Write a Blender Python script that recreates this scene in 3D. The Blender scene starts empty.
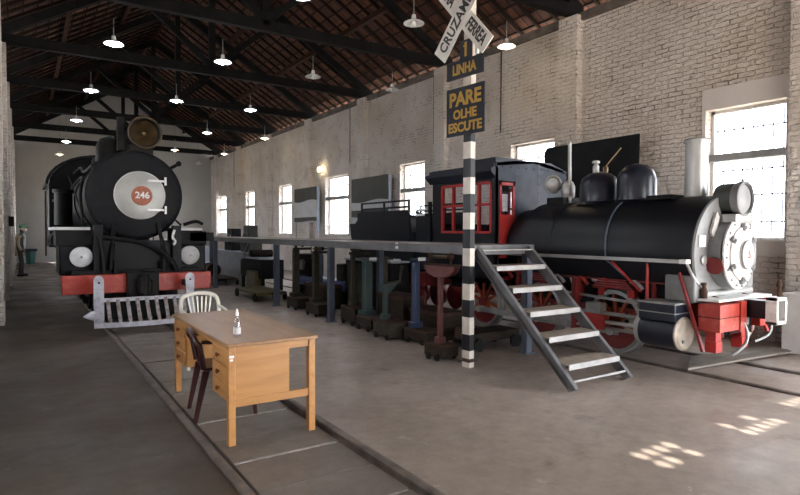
import bpy, bmesh, math, random
from mathutils import Vector, Matrix
random.seed(7)
PI = math.pi
SC = bpy.context.scene
COL = SC.collection

# ------------------------------------------------------------------ camera
cam_data = bpy.data.cameras.new('camera')
cam = bpy.data.objects.new('camera', cam_data); COL.objects.link(cam)
cam_data.sensor_width = 36.0
cam_data.lens = 572.0 / 800.0 * 36.0
cam_data.clip_end = 300
_yaw, _pit, _rol = math.radians(33.4), math.radians(-1.55), math.radians(0.2)
_f = Vector((math.sin(_yaw) * math.cos(_pit), math.cos(_yaw) * math.cos(_pit), math.sin(_pit)))
_r = Vector((math.cos(_yaw), -math.sin(_yaw), 0)); _u = _r.cross(_f)
_r2 = _r * math.cos(_rol) + _u * math.sin(_rol); _u2 = _u * math.cos(_rol) - _r * math.sin(_rol)
M = Matrix((_r2, _u2, -_f)).transposed().to_4x4(); M.translation = Vector((0, 0, 1.6))
cam.matrix_world = M
SC.camera = cam

# ------------------------------------------------------------------ world, sun, exposure
world = bpy.data.worlds.new('world'); SC.world = world; world.use_nodes = True
wn = world.node_tree; wn.nodes.clear()
wo = wn.nodes.new('ShaderNodeOutputWorld'); wb = wn.nodes.new('ShaderNodeBackground')
wb.inputs['Color'].default_value = (0.90, 0.94, 1.0, 1); wb.inputs['Strength'].default_value = 9.0
wn.links.new(wb.outputs[0], wo.inputs[0])
sun_d = bpy.data.lights.new('sun', 'SUN'); sun_d.energy = 34.0; sun_d.angle = math.radians(0.6); sun_d.color = (1.0, 0.93, 0.82)
sun = bpy.data.objects.new('sun', sun_d); COL.objects.link(sun)
sun.rotation_euler = Vector((0.0, 0.8, -0.6)).to_track_quat('-Z', 'Y').to_euler()
SC.view_settings.view_transform = 'Standard'; SC.view_settings.look = 'None'
SC.view_settings.gamma = 1.0; SC.view_settings.use_curve_mapping = False
SC.view_settings.exposure = 0.75
LAMP_W = 9.0

# ------------------------------------------------------------------ materials
def mat(name, c1, c2=None, rough=0.6, metal=0.0, scale=4.0, bump=0.0, detail=4.0, spec=0.5, lo=0.35, hi=0.65, emit=None, es=0.0, dist=0.02):
    m = bpy.data.materials.new(name); m.use_nodes = True
    nt = m.node_tree; b = nt.nodes['Principled BSDF']
    b.inputs['Base Color'].default_value = (*c1, 1); b.inputs['Roughness'].default_value = rough
    b.inputs['Metallic'].default_value = metal; b.inputs['Specular IOR Level'].default_value = spec
    tc = nt.nodes.new('ShaderNodeTexCoord'); n = nt.nodes.new('ShaderNodeTexNoise')
    n.inputs['Scale'].default_value = scale; n.inputs['Detail'].default_value = detail
    nt.links.new(tc.outputs['Object'], n.inputs['Vector'])
    if c2 is not None:
        r = nt.nodes.new('ShaderNodeValToRGB'); r.color_ramp.elements[0].position = lo; r.color_ramp.elements[1].position = hi
        r.color_ramp.elements[0].color = (*c1, 1); r.color_ramp.elements[1].color = (*c2, 1)
        nt.links.new(n.outputs['Fac'], r.inputs['Fac']); nt.links.new(r.outputs['Color'], b.inputs['Base Color'])
    if bump > 0:
        bp = nt.nodes.new('ShaderNodeBump'); bp.inputs['Strength'].default_value = bump; bp.inputs['Distance'].default_value = dist
        nt.links.new(n.outputs['Fac'], bp.inputs['Height']); nt.links.new(bp.outputs['Normal'], b.inputs['Normal'])
    if emit:
        b.inputs['Emission Color'].default_value = (*emit, 1); b.inputs['Emission Strength'].default_value = es
    return m

def brick_mat(name, c1, c2, gap, sx=1.0, swap='YZ', strength=0.9):
    m = bpy.data.materials.new(name); m.use_nodes = True
    nt = m.node_tree; L = nt.links.new; N = nt.nodes.new; b = nt.nodes['Principled BSDF']
    tc = N('ShaderNodeTexCoord'); sep = N('ShaderNodeSeparateXYZ'); comb = N('ShaderNodeCombineXYZ')
    L(tc.outputs['Object'], sep.inputs[0])
    ad = N('ShaderNodeMath'); ad.operation = 'ADD'; L(sep.outputs['X'], ad.inputs[0]); L(sep.outputs['Y'], ad.inputs[1])
    L(ad.outputs[0], comb.inputs['X']); L(sep.outputs['Z'], comb.inputs['Y'])
    n1 = N('ShaderNodeTexNoise'); n1.inputs['Scale'].default_value = 9.0; n1.inputs['Detail'].default_value = 5
    L(comb.outputs[0], n1.inputs['Vector'])
    sub = N('ShaderNodeVectorMath'); sub.operation = 'SUBTRACT'; sub.inputs[1].default_value = (0.5, 0.5, 0.5); L(n1.outputs['Color'], sub.inputs[0])
    sc = N('ShaderNodeVectorMath'); sc.operation = 'SCALE'; sc.inputs['Scale'].default_value = 0.06; L(sub.outputs[0], sc.inputs[0])
    add = N('ShaderNodeVectorMath'); add.operation = 'ADD'; L(comb.outputs[0], add.inputs[0]); L(sc.outputs[0], add.inputs[1])
    br = N('ShaderNodeTexBrick'); br.inputs['Scale'].default_value = 1.0
    br.inputs['Brick Width'].default_value = 0.25; br.inputs['Row Height'].default_value = 0.078
    br.inputs['Mortar Size'].default_value = 0.009; br.inputs['Mortar Smooth'].default_value = 0.6; br.inputs['Bias'].default_value = 0.0
    br.inputs['Color1'].default_value = (*c1, 1); br.inputs['Color2'].default_value = (*c2, 1); br.inputs['Mortar'].default_value = (*gap, 1)
    L(add.outputs[0], br.inputs['Vector'])
    # joints filled with paint in places
    n2 = N('ShaderNodeTexNoise'); n2.inputs['Scale'].default_value = 2.2; n2.inputs['Detail'].default_value = 6; n2.inputs['Roughness'].default_value = 0.75
    L(comb.outputs[0], n2.inputs['Vector'])
    rr = N('ShaderNodeValToRGB'); rr.color_ramp.elements[0].position = 0.50; rr.color_ramp.elements[1].position = 0.62; L(n2.outputs['Fac'], rr.inputs['Fac'])
    mixc = N('ShaderNodeMixRGB'); mixc.inputs[1].default_value = (*c1, 1); L(rr.outputs['Color'], mixc.inputs[0]); L(br.outputs['Color'], mixc.inputs[2])
    n3 = N('ShaderNodeTexNoise'); n3.inputs['Scale'].default_value = 0.7; n3.inputs['Detail'].default_value = 5; L(comb.outputs[0], n3.inputs['Vector'])
    r3 = N('ShaderNodeValToRGB'); r3.color_ramp.elements[0].position = 0.35; r3.color_ramp.elements[1].position = 0.65
    r3.color_ramp.elements[0].color = (0.84, 0.80, 0.75, 1); r3.color_ramp.elements[1].color = (1, 1, 1, 1); L(n3.outputs['Fac'], r3.inputs['Fac'])
    mul = N('ShaderNodeMixRGB'); mul.blend_type = 'MULTIPLY'; mul.inputs[0].default_value = 1.0; L(mixc.outputs[0], mul.inputs[1]); L(r3.outputs['Color'], mul.inputs[2])
    L(mul.outputs[0], b.inputs['Base Color']); b.inputs['Roughness'].default_value = 0.75
    inv = N('ShaderNodeMath'); inv.operation = 'SUBTRACT'; inv.inputs[0].default_value = 1.0; L(br.outputs['Fac'], inv.inputs[1])
    n4 = N('ShaderNodeTexNoise'); n4.inputs['Scale'].default_value = 8; n4.inputs['Detail'].default_value = 5; L(comb.outputs[0], n4.inputs['Vector'])
    ma = N('ShaderNodeMath'); ma.operation = 'MULTIPLY_ADD'; ma.inputs[1].default_value = 1.6; L(n4.outputs['Fac'], ma.inputs[0]); L(inv.outputs[0], ma.inputs[2])
    bp = N('ShaderNodeBump'); bp.inputs['Strength'].default_value = strength; bp.inputs['Distance'].default_value = 0.045
    L(ma.outputs[0], bp.inputs['Height']); L(bp.outputs['Normal'], b.inputs['Normal'])
    return m

def floor_mat(name, base, dark, light, rough=0.42):
    m = bpy.data.materials.new(name); m.use_nodes = True
    nt = m.node_tree; L = nt.links.new; N = nt.nodes.new; b = nt.nodes['Principled BSDF']
    tc = N('ShaderNodeTexCoord')
    def noise(s, d=5, r=0.6):
        n = N('ShaderNodeTexNoise'); n.inputs['Scale'].default_value = s; n.inputs['Detail'].default_value = d; n.inputs['Roughness'].default_value = r
        L(tc.outputs['Object'], n.inputs['Vector']); return n
    def ramp(n, p0, p1, c0, c1):
        r = N('ShaderNodeValToRGB'); r.color_ramp.elements[0].position = p0; r.color_ramp.elements[1].position = p1
        r.color_ramp.elements[0].color = (*c0, 1); r.color_ramp.elements[1].color = (*c1, 1); L(n.outputs['Fac'], r.inputs['Fac']); return r
    a = ramp(noise(0.45), 0.35, 0.65, dark, base)
    c = ramp(noise(1.3, 8, 0.75), 0.62, 0.74, (0, 0, 0), (1, 1, 1))
    mx = N('ShaderNodeMixRGB'); L(c.outputs[0], mx.inputs[0]); L(a.outputs[0], mx.inputs[1]); mx.inputs[2].default_value = (*light, 1)
    ch = ramp(noise(3.4, 10, 0.8), 0.635, 0.665, (0, 0, 0), (0.8, 0.8, 0.8))
    mx2 = N('ShaderNodeMixRGB'); L(ch.outputs[0], mx2.inputs[0]); L(mx.outputs[0], mx2.inputs[1]); mx2.inputs[2].default_value = (light[0] * 1.25, light[1] * 1.2, light[2] * 1.2, 1); mx = mx2
    dk = ramp(noise(2.1, 8, 0.7), 0.30, 0.42, (0.62, 0.60, 0.58), (1, 1, 1))
    mx3 = N('ShaderNodeMixRGB'); mx3.blend_type = 'MULTIPLY'; mx3.inputs[0].default_value = 1; L(mx.outputs[0], mx3.inputs[1]); L(dk.outputs[0], mx3.inputs[2]); mx = mx3
    d = ramp(noise(7, 8, 0.7), 0.3, 0.7, (0.76, 0.76, 0.76), (1.15, 1.15, 1.15))
    mu = N('ShaderNodeMixRGB'); mu.blend_type = 'MULTIPLY'; mu.inputs[0].default_value = 1; L(mx.outputs[0], mu.inputs[1]); L(d.outputs[0], mu.inputs[2])
    L(mu.outputs[0], b.inputs['Base Color'])
    rr = ramp(noise(1.1, 6), 0.35, 0.65, (rough - 0.1,) * 3, (rough + 0.18,) * 3); L(rr.outputs[0], b.inputs['Roughness'])
    bp = N('ShaderNodeBump'); bp.inputs['Strength'].default_value = 0.25; bp.inputs['Distance'].default_value = 0.01
    L(noise(9, 8, 0.7).outputs['Fac'], bp.inputs['Height']); L(bp.outputs['Normal'], b.inputs['Normal'])
    return m

def roof_mat(name):
    m = bpy.data.materials.new(name); m.use_nodes = True
    nt = m.node_tree; L = nt.links.new; N = nt.nodes.new; b = nt.nodes['Principled BSDF']
    tc = N('ShaderNodeTexCoord'); sep = N('ShaderNodeSeparateXYZ'); comb = N('ShaderNodeCombineXYZ'); L(tc.outputs['Object'], sep.inputs[0])
    L(sep.outputs['Y'], comb.inputs['X']); L(sep.outputs['X'], comb.inputs['Y'])
    br = N('ShaderNodeTexBrick'); br.offset = 0.0; br.inputs['Scale'].default_value = 1.0
    br.inputs['Brick Width'].default_value = 0.22; br.inputs['Row Height'].default_value = 0.29; br.inputs['Mortar Size'].default_value = 0.02
    br.inputs['Color1'].default_value = (0.15, 0.056, 0.026, 1); br.inputs['Color2'].default_value = (0.065, 0.024, 0.013, 1); br.inputs['Mortar'].default_value = (0.02, 0.01, 0.008, 1)
    L(comb.outputs[0], br.inputs['Vector'])
    n = N('ShaderNodeTexNoise'); n.inputs['Scale'].default_value = 3.0; n.inputs['Detail'].default_value = 6; L(tc.outputs['Object'], n.inputs['Vector'])
    r = N('ShaderNodeValToRGB'); r.color_ramp.elements[0].position = 0.3; r.color_ramp.elements[1].position = 0.7
    r.color_ramp.elements[0].color = (0.5, 0.45, 0.42, 1); r.color_ramp.elements[1].color = (1.25, 1.2, 1.15, 1); L(n.outputs['Fac'], r.inputs['Fac'])
    mu = N('ShaderNodeMixRGB'); mu.blend_type = 'MULTIPLY'; mu.inputs[0].default_value = 1; L(br.outputs['Color'], mu.inputs[1]); L(r.outputs['Color'], mu.inputs[2])
    L(mu.outputs[0], b.inputs['Base Color']); b.inputs['Roughness'].default_value = 0.85
    bp = N('ShaderNodeBump'); bp.inputs['Strength'].default_value = 0.8; bp.inputs['Distance'].default_value = 0.03; bp.invert = True
    L(br.outputs['Fac'], bp.inputs['Height']); L(bp.outputs['Normal'], b.inputs['Normal'])
    return m

def wood_mat(name, c1, c2, rough=0.4, sx=(12, 1.2, 12), bump=0.1, spec=0.5):
    m = bpy.data.materials.new(name); m.use_nodes = True
    nt = m.node_tree; L = nt.links.new; N = nt.nodes.new; b = nt.nodes['Principled BSDF']
    tc = N('ShaderNodeTexCoord'); mp = N('ShaderNodeMapping'); mp.inputs['Scale'].default_value = sx; L(tc.outputs['Object'], mp.inputs[0])
    n = N('ShaderNodeTexNoise'); n.inputs['Scale'].default_value = 1.6; n.inputs['Detail'].default_value = 6; n.inputs['Distortion'].default_value = 0.6
    L(mp.outputs[0], n.inputs['Vector'])
    r = N('ShaderNodeValToRGB'); r.color_ramp.elements[0].position = 0.3; r.color_ramp.elements[1].position = 0.7
    r.color_ramp.elements[0].color = (*c1, 1); r.color_ramp.elements[1].color = (*c2, 1); L(n.outputs['Fac'], r.inputs['Fac'])
    L(r.outputs[0], b.inputs['Base Color']); b.inputs['Roughness'].default_value = rough; b.inputs['Specular IOR Level'].default_value = spec
    bp = N('ShaderNodeBump'); bp.inputs['Strength'].default_value = bump; bp.inputs['Distance'].default_value = 0.003
    L(n.outputs['Fac'], bp.inputs['Height']); L(bp.outputs['Normal'], b.inputs['Normal'])
    return m

def glass_mat(name, tint=(1, 1, 1), gl=0.08):
    m = bpy.data.materials.new(name); m.use_nodes = True
    nt = m.node_tree; nt.nodes.clear(); L = nt.links.new; N = nt.nodes.new
    o = N('ShaderNodeOutputMaterial'); mx = N('ShaderNodeMixShader'); t = N('ShaderNodeBsdfTransparent'); g = N('ShaderNodeBsdfGlossy')
    n = N('ShaderNodeTexNoise'); n.inputs['Scale'].default_value = 3
    t.inputs[0].default_value = (*tint, 1); g.inputs['Roughness'].default_value = 0.05; mx.inputs[0].default_value = gl
    mr = N('ShaderNodeMapRange'); mr.inputs['To Min'].default_value = gl * 0.7; mr.inputs['To Max'].default_value = gl * 1.3
    L(n.outputs['Fac'], mr.inputs['Value']); L(mr.outputs[0], mx.inputs[0])
    L(t.outputs[0], mx.inputs[1]); L(g.outputs[0], mx.inputs[2]); L(mx.outputs[0], o.inputs[0])
    return m

K = {}
K['brick'] = brick_mat('whitewashed_brick', (0.76, 0.705, 0.66), (0.70, 0.645, 0.60), (0.22, 0.18, 0.155))
K['plaster'] = mat('old_white_plaster', (0.46, 0.45, 0.425), (0.42, 0.41, 0.385), rough=0.8, scale=1.2, bump=0.1)
K['lintel'] = mat('smooth_painted_render', (0.70, 0.65, 0.61), (0.64, 0.59, 0.55), rough=0.8, scale=2, bump=0.1)
K['reveal'] = mat('window_reveal_plaster', (0.74, 0.72, 0.69), (0.64, 0.61, 0.58), rough=0.8, scale=3, bump=0.1)
K['floor'] = floor_mat('stained_concrete', (0.365, 0.305, 0.262), (0.25, 0.205, 0.172), (0.50, 0.45, 0.41))
K['floor_l'] = floor_mat('worn_shaded_concrete', (0.080, 0.060, 0.045), (0.045, 0.034, 0.026), (0.19, 0.135, 0.092), rough=0.5)  # left floor, colour darkened for the weaker light there; brown patches its own
K['slab'] = floor_mat('track_slab_concrete', (0.20, 0.172, 0.148), (0.14, 0.118, 0.10), (0.28, 0.25, 0.225), rough=0.4)
K['slab_edge'] = mat('chipped_slab_edge', (0.45, 0.43, 0.42), (0.25, 0.23, 0.21), rough=0.7, scale=9, lo=0.4, hi=0.55)
K['roof'] = roof_mat('clay_tile_underside')
K['rafter'] = wood_mat('dark_roof_batten', (0.010, 0.006, 0.005), (0.024, 0.012, 0.008), 0.8, (3, 3, 3), 0.1, 0.15)
K['timber'] = wood_mat('blackened_truss_timber', (0.005, 0.005, 0.0055), (0.012, 0.0115, 0.011), 0.75, (2, 2, 2), 0.1, 0.12)
K['purlin'] = wood_mat('reddish_purlin', (0.026, 0.011, 0.007), (0.05, 0.022, 0.012), 0.8, (3, 3, 3), 0.1, 0.15)
K['plate'] = mat('weathered_wall_plate', (0.20, 0.17, 0.145), (0.085, 0.07, 0.06), rough=0.8, scale=3)
K['rail'] = mat('rusty_rail_steel', (0.17, 0.14, 0.12), (0.08, 0.065, 0.055), rough=0.5, metal=0.3, scale=6, bump=0.2)
K['groove'] = mat('dark_flangeway_bed', (0.02, 0.017, 0.015), (0.04, 0.032, 0.028), rough=0.9)  # dark bed below the rails and flangeways
K['black'] = mat('loco_black_paint', (0.005, 0.006, 0.009), (0.009, 0.010, 0.014), spec=0.3, rough=0.4, scale=3, bump=0.04)
K['mattblack'] = mat('dull_black_iron', (0.004, 0.004, 0.005), (0.010, 0.009, 0.008), spec=0.18, rough=0.6, scale=5, bump=0.15)
K['soot'] = mat('smokebox_dark_grey', (0.004, 0.0045, 0.006), (0.008, 0.0085, 0.010), spec=0.15, rough=0.5, scale=4, bump=0.08)
K['navy'] = mat('navy_black_paint', (0.009, 0.012, 0.022), (0.014, 0.018, 0.030), rough=0.30, scale=3, bump=0.04)
K['bluesteel'] = mat('scuffed_blue_black_sheet', (0.014, 0.020, 0.034), (0.034, 0.044, 0.066), spec=0.35, rough=0.34, scale=5, bump=0.06)
K['red'] = mat('red_enamel', (0.40, 0.022, 0.018), (0.30, 0.02, 0.018), rough=0.4, scale=5)
K['redworn'] = mat('worn_red_buffer_paint', (0.34, 0.028, 0.018), (0.40, 0.09, 0.05), rough=0.45, scale=9, lo=0.5, hi=0.75, detail=8)
K['reddark'] = mat('dark_red_frame_paint', (0.13, 0.012, 0.012), (0.20, 0.018, 0.016), rough=0.45, scale=6)
K['silver'] = mat('aluminium_paint', (0.47, 0.47, 0.46), (0.38, 0.38, 0.37), rough=0.35, metal=0.35, scale=4)
K['silverd'] = mat('dull_aluminium_paint', (0.36, 0.36, 0.35), (0.24, 0.24, 0.235), rough=0.4, metal=0.4, scale=5)
K['doorsilver'] = mat('brushed_grey_aluminium', (0.36, 0.36, 0.34), (0.28, 0.28, 0.26), rough=0.38, metal=0.3, scale=3)
K['covermetal'] = mat('worn_tan_cylinder_cover', (0.48, 0.43, 0.36), (0.34, 0.30, 0.25), rough=0.4, metal=0.3, scale=8)
K['blackd'] = mat('shaded_black_paint', (0.0035, 0.004, 0.005), (0.007, 0.0075, 0.009), spec=0.14, rough=0.45, scale=3, bump=0.04)  # darker, duller copy of the loco black for the dim left side
K['plank'] = wood_mat('weathered_grey_plank', (0.13, 0.11, 0.09), (0.24, 0.205, 0.175), 0.75, (1.5, 8, 8))
K['transomgrey'] = mat('grey_transom_concrete', (0.36, 0.36, 0.35), (0.28, 0.28, 0.27), rough=0.7, scale=5)
K['grey'] = mat('mid_grey_paint', (0.23, 0.235, 0.24), (0.16, 0.165, 0.17), rough=0.5, scale=5)
K['white'] = mat('white_paint', (0.78, 0.78, 0.76), (0.66, 0.66, 0.64), rough=0.45, scale=6)
K['whiteworn'] = mat('chipped_white_paint', (0.62, 0.61, 0.59), (0.42, 0.39, 0.36), rough=0.5, scale=10, lo=0.5, hi=0.7)
K['lilac'] = mat('pale_grey_pilot_paint', (0.48, 0.48, 0.54), (0.30, 0.29, 0.31), rough=0.45, scale=10, lo=0.45, hi=0.7)
K['barrust'] = mat('rust_flecked_grey_bar', (0.30, 0.29, 0.31), (0.15, 0.10, 0.08), rough=0.55, scale=14)
K['brass'] = mat('aged_brass', (0.26, 0.18, 0.09), (0.16, 0.11, 0.06), rough=0.35, metal=0.7, scale=6)
K['brassd'] = mat('dull_brass_reflector', (0.10, 0.062, 0.026), (0.05, 0.034, 0.016), rough=0.35, metal=0.3, scale=6)
K['copper'] = mat('orange_number_plate', (0.36, 0.10, 0.045), (0.22, 0.07, 0.04), rough=0.5, scale=20)
K['lens'] = mat('lamp_lens', (0.55, 0.56, 0.56), (0.42, 0.43, 0.44), rough=0.12, scale=8)
K['olive'] = mat('dark_olive_enamel', (0.035, 0.042, 0.035), (0.06, 0.068, 0.056), rough=0.4, scale=5)
K['steelgrey'] = mat('walkway_grey_paint', (0.10, 0.10, 0.105), (0.145, 0.145, 0.15), rough=0.38, scale=5)
K['steelblue'] = mat('blue_grey_column_paint', (0.055, 0.070, 0.10), (0.078, 0.096, 0.135), rough=0.45, scale=5)
K['tread'] = mat('worn_tread_plate', (0.36, 0.30, 0.24), (0.25, 0.21, 0.17), rough=0.55, scale=8)
K['treadedge'] = mat('light_grey_tread_edge', (0.38, 0.375, 0.365), (0.28, 0.275, 0.27), rough=0.45, scale=8)
K['oak'] = wood_mat('varnished_oak', (0.38, 0.175, 0.052), (0.52, 0.26, 0.085), 0.35, (9, 1.0, 9))
K['oakv'] = wood_mat('varnished_oak_panel', (0.38, 0.175, 0.052), (0.48, 0.235, 0.075), 0.35, (1.2, 9, 9))
K['oaktop'] = wood_mat('worn_desk_top', (0.24, 0.125, 0.055), (0.34, 0.19, 0.09), 0.30, (7, 0.9, 7), 0.0)
K['knob'] = mat('dark_wood_knob', (0.17, 0.06, 0.025), (0.24, 0.09, 0.035), rough=0.3)
K['maroon'] = mat('dark_maroon_plastic', (0.030, 0.007, 0.008), (0.045, 0.009, 0.009), rough=0.3)
K['plastic'] = mat('cream_white_plastic', (0.74, 0.72, 0.64), (0.68, 0.66, 0.58), rough=0.35)
K['signblue'] = mat('dark_slate_sign_enamel', (0.016, 0.020, 0.030), (0.024, 0.028, 0.039), rough=0.5, spec=0.2)
K['yellow'] = mat('ochre_sign_lettering', (0.46, 0.27, 0.02), (0.38, 0.22, 0.02), rough=0.5, scale=12)
K['letterblk'] = mat('black_sign_lettering', (0.015, 0.015, 0.018), (0.03, 0.03, 0.03), rough=0.5)
K['poleblk'] = mat('black_pole_paint', (0.006, 0.006, 0.008), (0.012, 0.012, 0.014), spec=0.3, rough=0.4)
K['polewht'] = mat('cream_pole_paint', (0.62, 0.58, 0.52), (0.52, 0.47, 0.41), rough=0.4, scale=8)
K['gscale'] = mat('dark_green_scale_paint', (0.016, 0.038, 0.036), (0.026, 0.05, 0.046), rough=0.5, scale=6)
K['bscale'] = mat('blue_scale_paint', (0.013, 0.027, 0.062), (0.022, 0.038, 0.08), rough=0.45, scale=6)
K['rscale'] = mat('faded_red_scale_paint', (0.115, 0.028, 0.023), (0.08, 0.024, 0.02), rough=0.5, scale=6)
K['oscale'] = mat('olive_brown_scale_paint', (0.024, 0.021, 0.014), (0.042, 0.036, 0.023), spec=0.25, rough=0.6, scale=6)  # kept extra dark to paint in the shade under the walkway
K['brownbase'] = wood_mat('old_scale_platform_wood', (0.014, 0.011, 0.008), (0.032, 0.022, 0.015), 0.8, (4, 4, 12), 0.1, 0.2)  # wood tone lowered to carry the shade beneath the walkway
K['darkpanel'] = mat('olive_charcoal_board', (0.045, 0.047, 0.038), (0.07, 0.07, 0.055), rough=0.6, scale=2)
K['paper'] = mat('pale_print_paper', (0.60, 0.60, 0.60), (0.52, 0.52, 0.53), rough=0.7)
K['skyblue'] = mat('pale_blue_fabric', (0.20, 0.22, 0.28), (0.16, 0.18, 0.23), rough=0.7)
K['binGreen'] = mat('teal_green_plastic', (0.015, 0.10, 0.075), (0.02, 0.12, 0.09), rough=0.4)
K['panelw'] = mat('pale_cabinet_laminate', (0.50, 0.53, 0.62), (0.44, 0.47, 0.56), rough=0.5)
K['panelg'] = mat('mid_grey_cabinet_laminate', (0.30, 0.31, 0.33), (0.25, 0.26, 0.28), rough=0.5)
K['yellowm'] = mat('faded_yellow_machine_paint', (0.11, 0.085, 0.022), (0.07, 0.055, 0.02), rough=0.5)
K['bluem'] = mat('mid_blue_machine_paint', (0.07, 0.11, 0.26), (0.10, 0.14, 0.30), rough=0.4)
K['cap'] = mat('green_cap_cloth', (0.03, 0.13, 0.06), (0.04, 0.16, 0.07), rough=0.8)
K['jacket'] = mat('khaki_coat_cloth', (0.25, 0.20, 0.11), (0.20, 0.16, 0.09), rough=0.85)
K['shirt'] = mat('pale_shirt_cloth', (0.55, 0.54, 0.50), (0.48, 0.47, 0.44), rough=0.85)
K['trouser'] = mat('dark_trouser_cloth', (0.02, 0.02, 0.025), (0.03, 0.03, 0.035), rough=0.85)
K['skin'] = mat('skin', (0.45, 0.27, 0.19), (0.40, 0.24, 0.17), rough=0.55)
K['glass'] = glass_mat('window_glass', (0.97, 0.98, 1.0), 0.05)
K['clear'] = glass_mat('clear_plastic', (0.90, 0.92, 0.95), 0.22)
K['bars'] = mat('backlit_window_bars', (0.05, 0.052, 0.055), (0.035, 0.036, 0.04), rough=0.5)  # pale bars coloured dark so they show as backlit against the sky
K['outground'] = mat('bright_yard_gravel', (0.42, 0.38, 0.33), (0.34, 0.31, 0.27), rough=0.9, scale=2)
K['enamel'] = mat('white_enamel_shade', (0.72, 0.73, 0.74), (0.62, 0.63, 0.64), rough=0.3)
K['bulb'] = mat('lit_white_bulb', (0.9, 0.9, 0.9), rough=0.4, emit=(0.92, 0.95, 1.0), es=60)
K['bulbw'] = mat('lit_warm_bulb', (0.9, 0.85, 0.7), rough=0.4, emit=(1.0, 0.80, 0.50), es=9)
K['bulboff'] = mat('unlit_bulb', (0.75, 0.75, 0.72), (0.7, 0.7, 0.68), rough=0.2)
K['spokeo'] = mat('orange_red_spoke_paint', (0.32, 0.055, 0.015), (0.22, 0.03, 0.012), rough=0.5, scale=8)
K['rust'] = mat('brown_rust', (0.06, 0.030, 0.019), (0.035, 0.020, 0.014), spec=0.2, rough=0.8, scale=12, bump=0.3)

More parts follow.
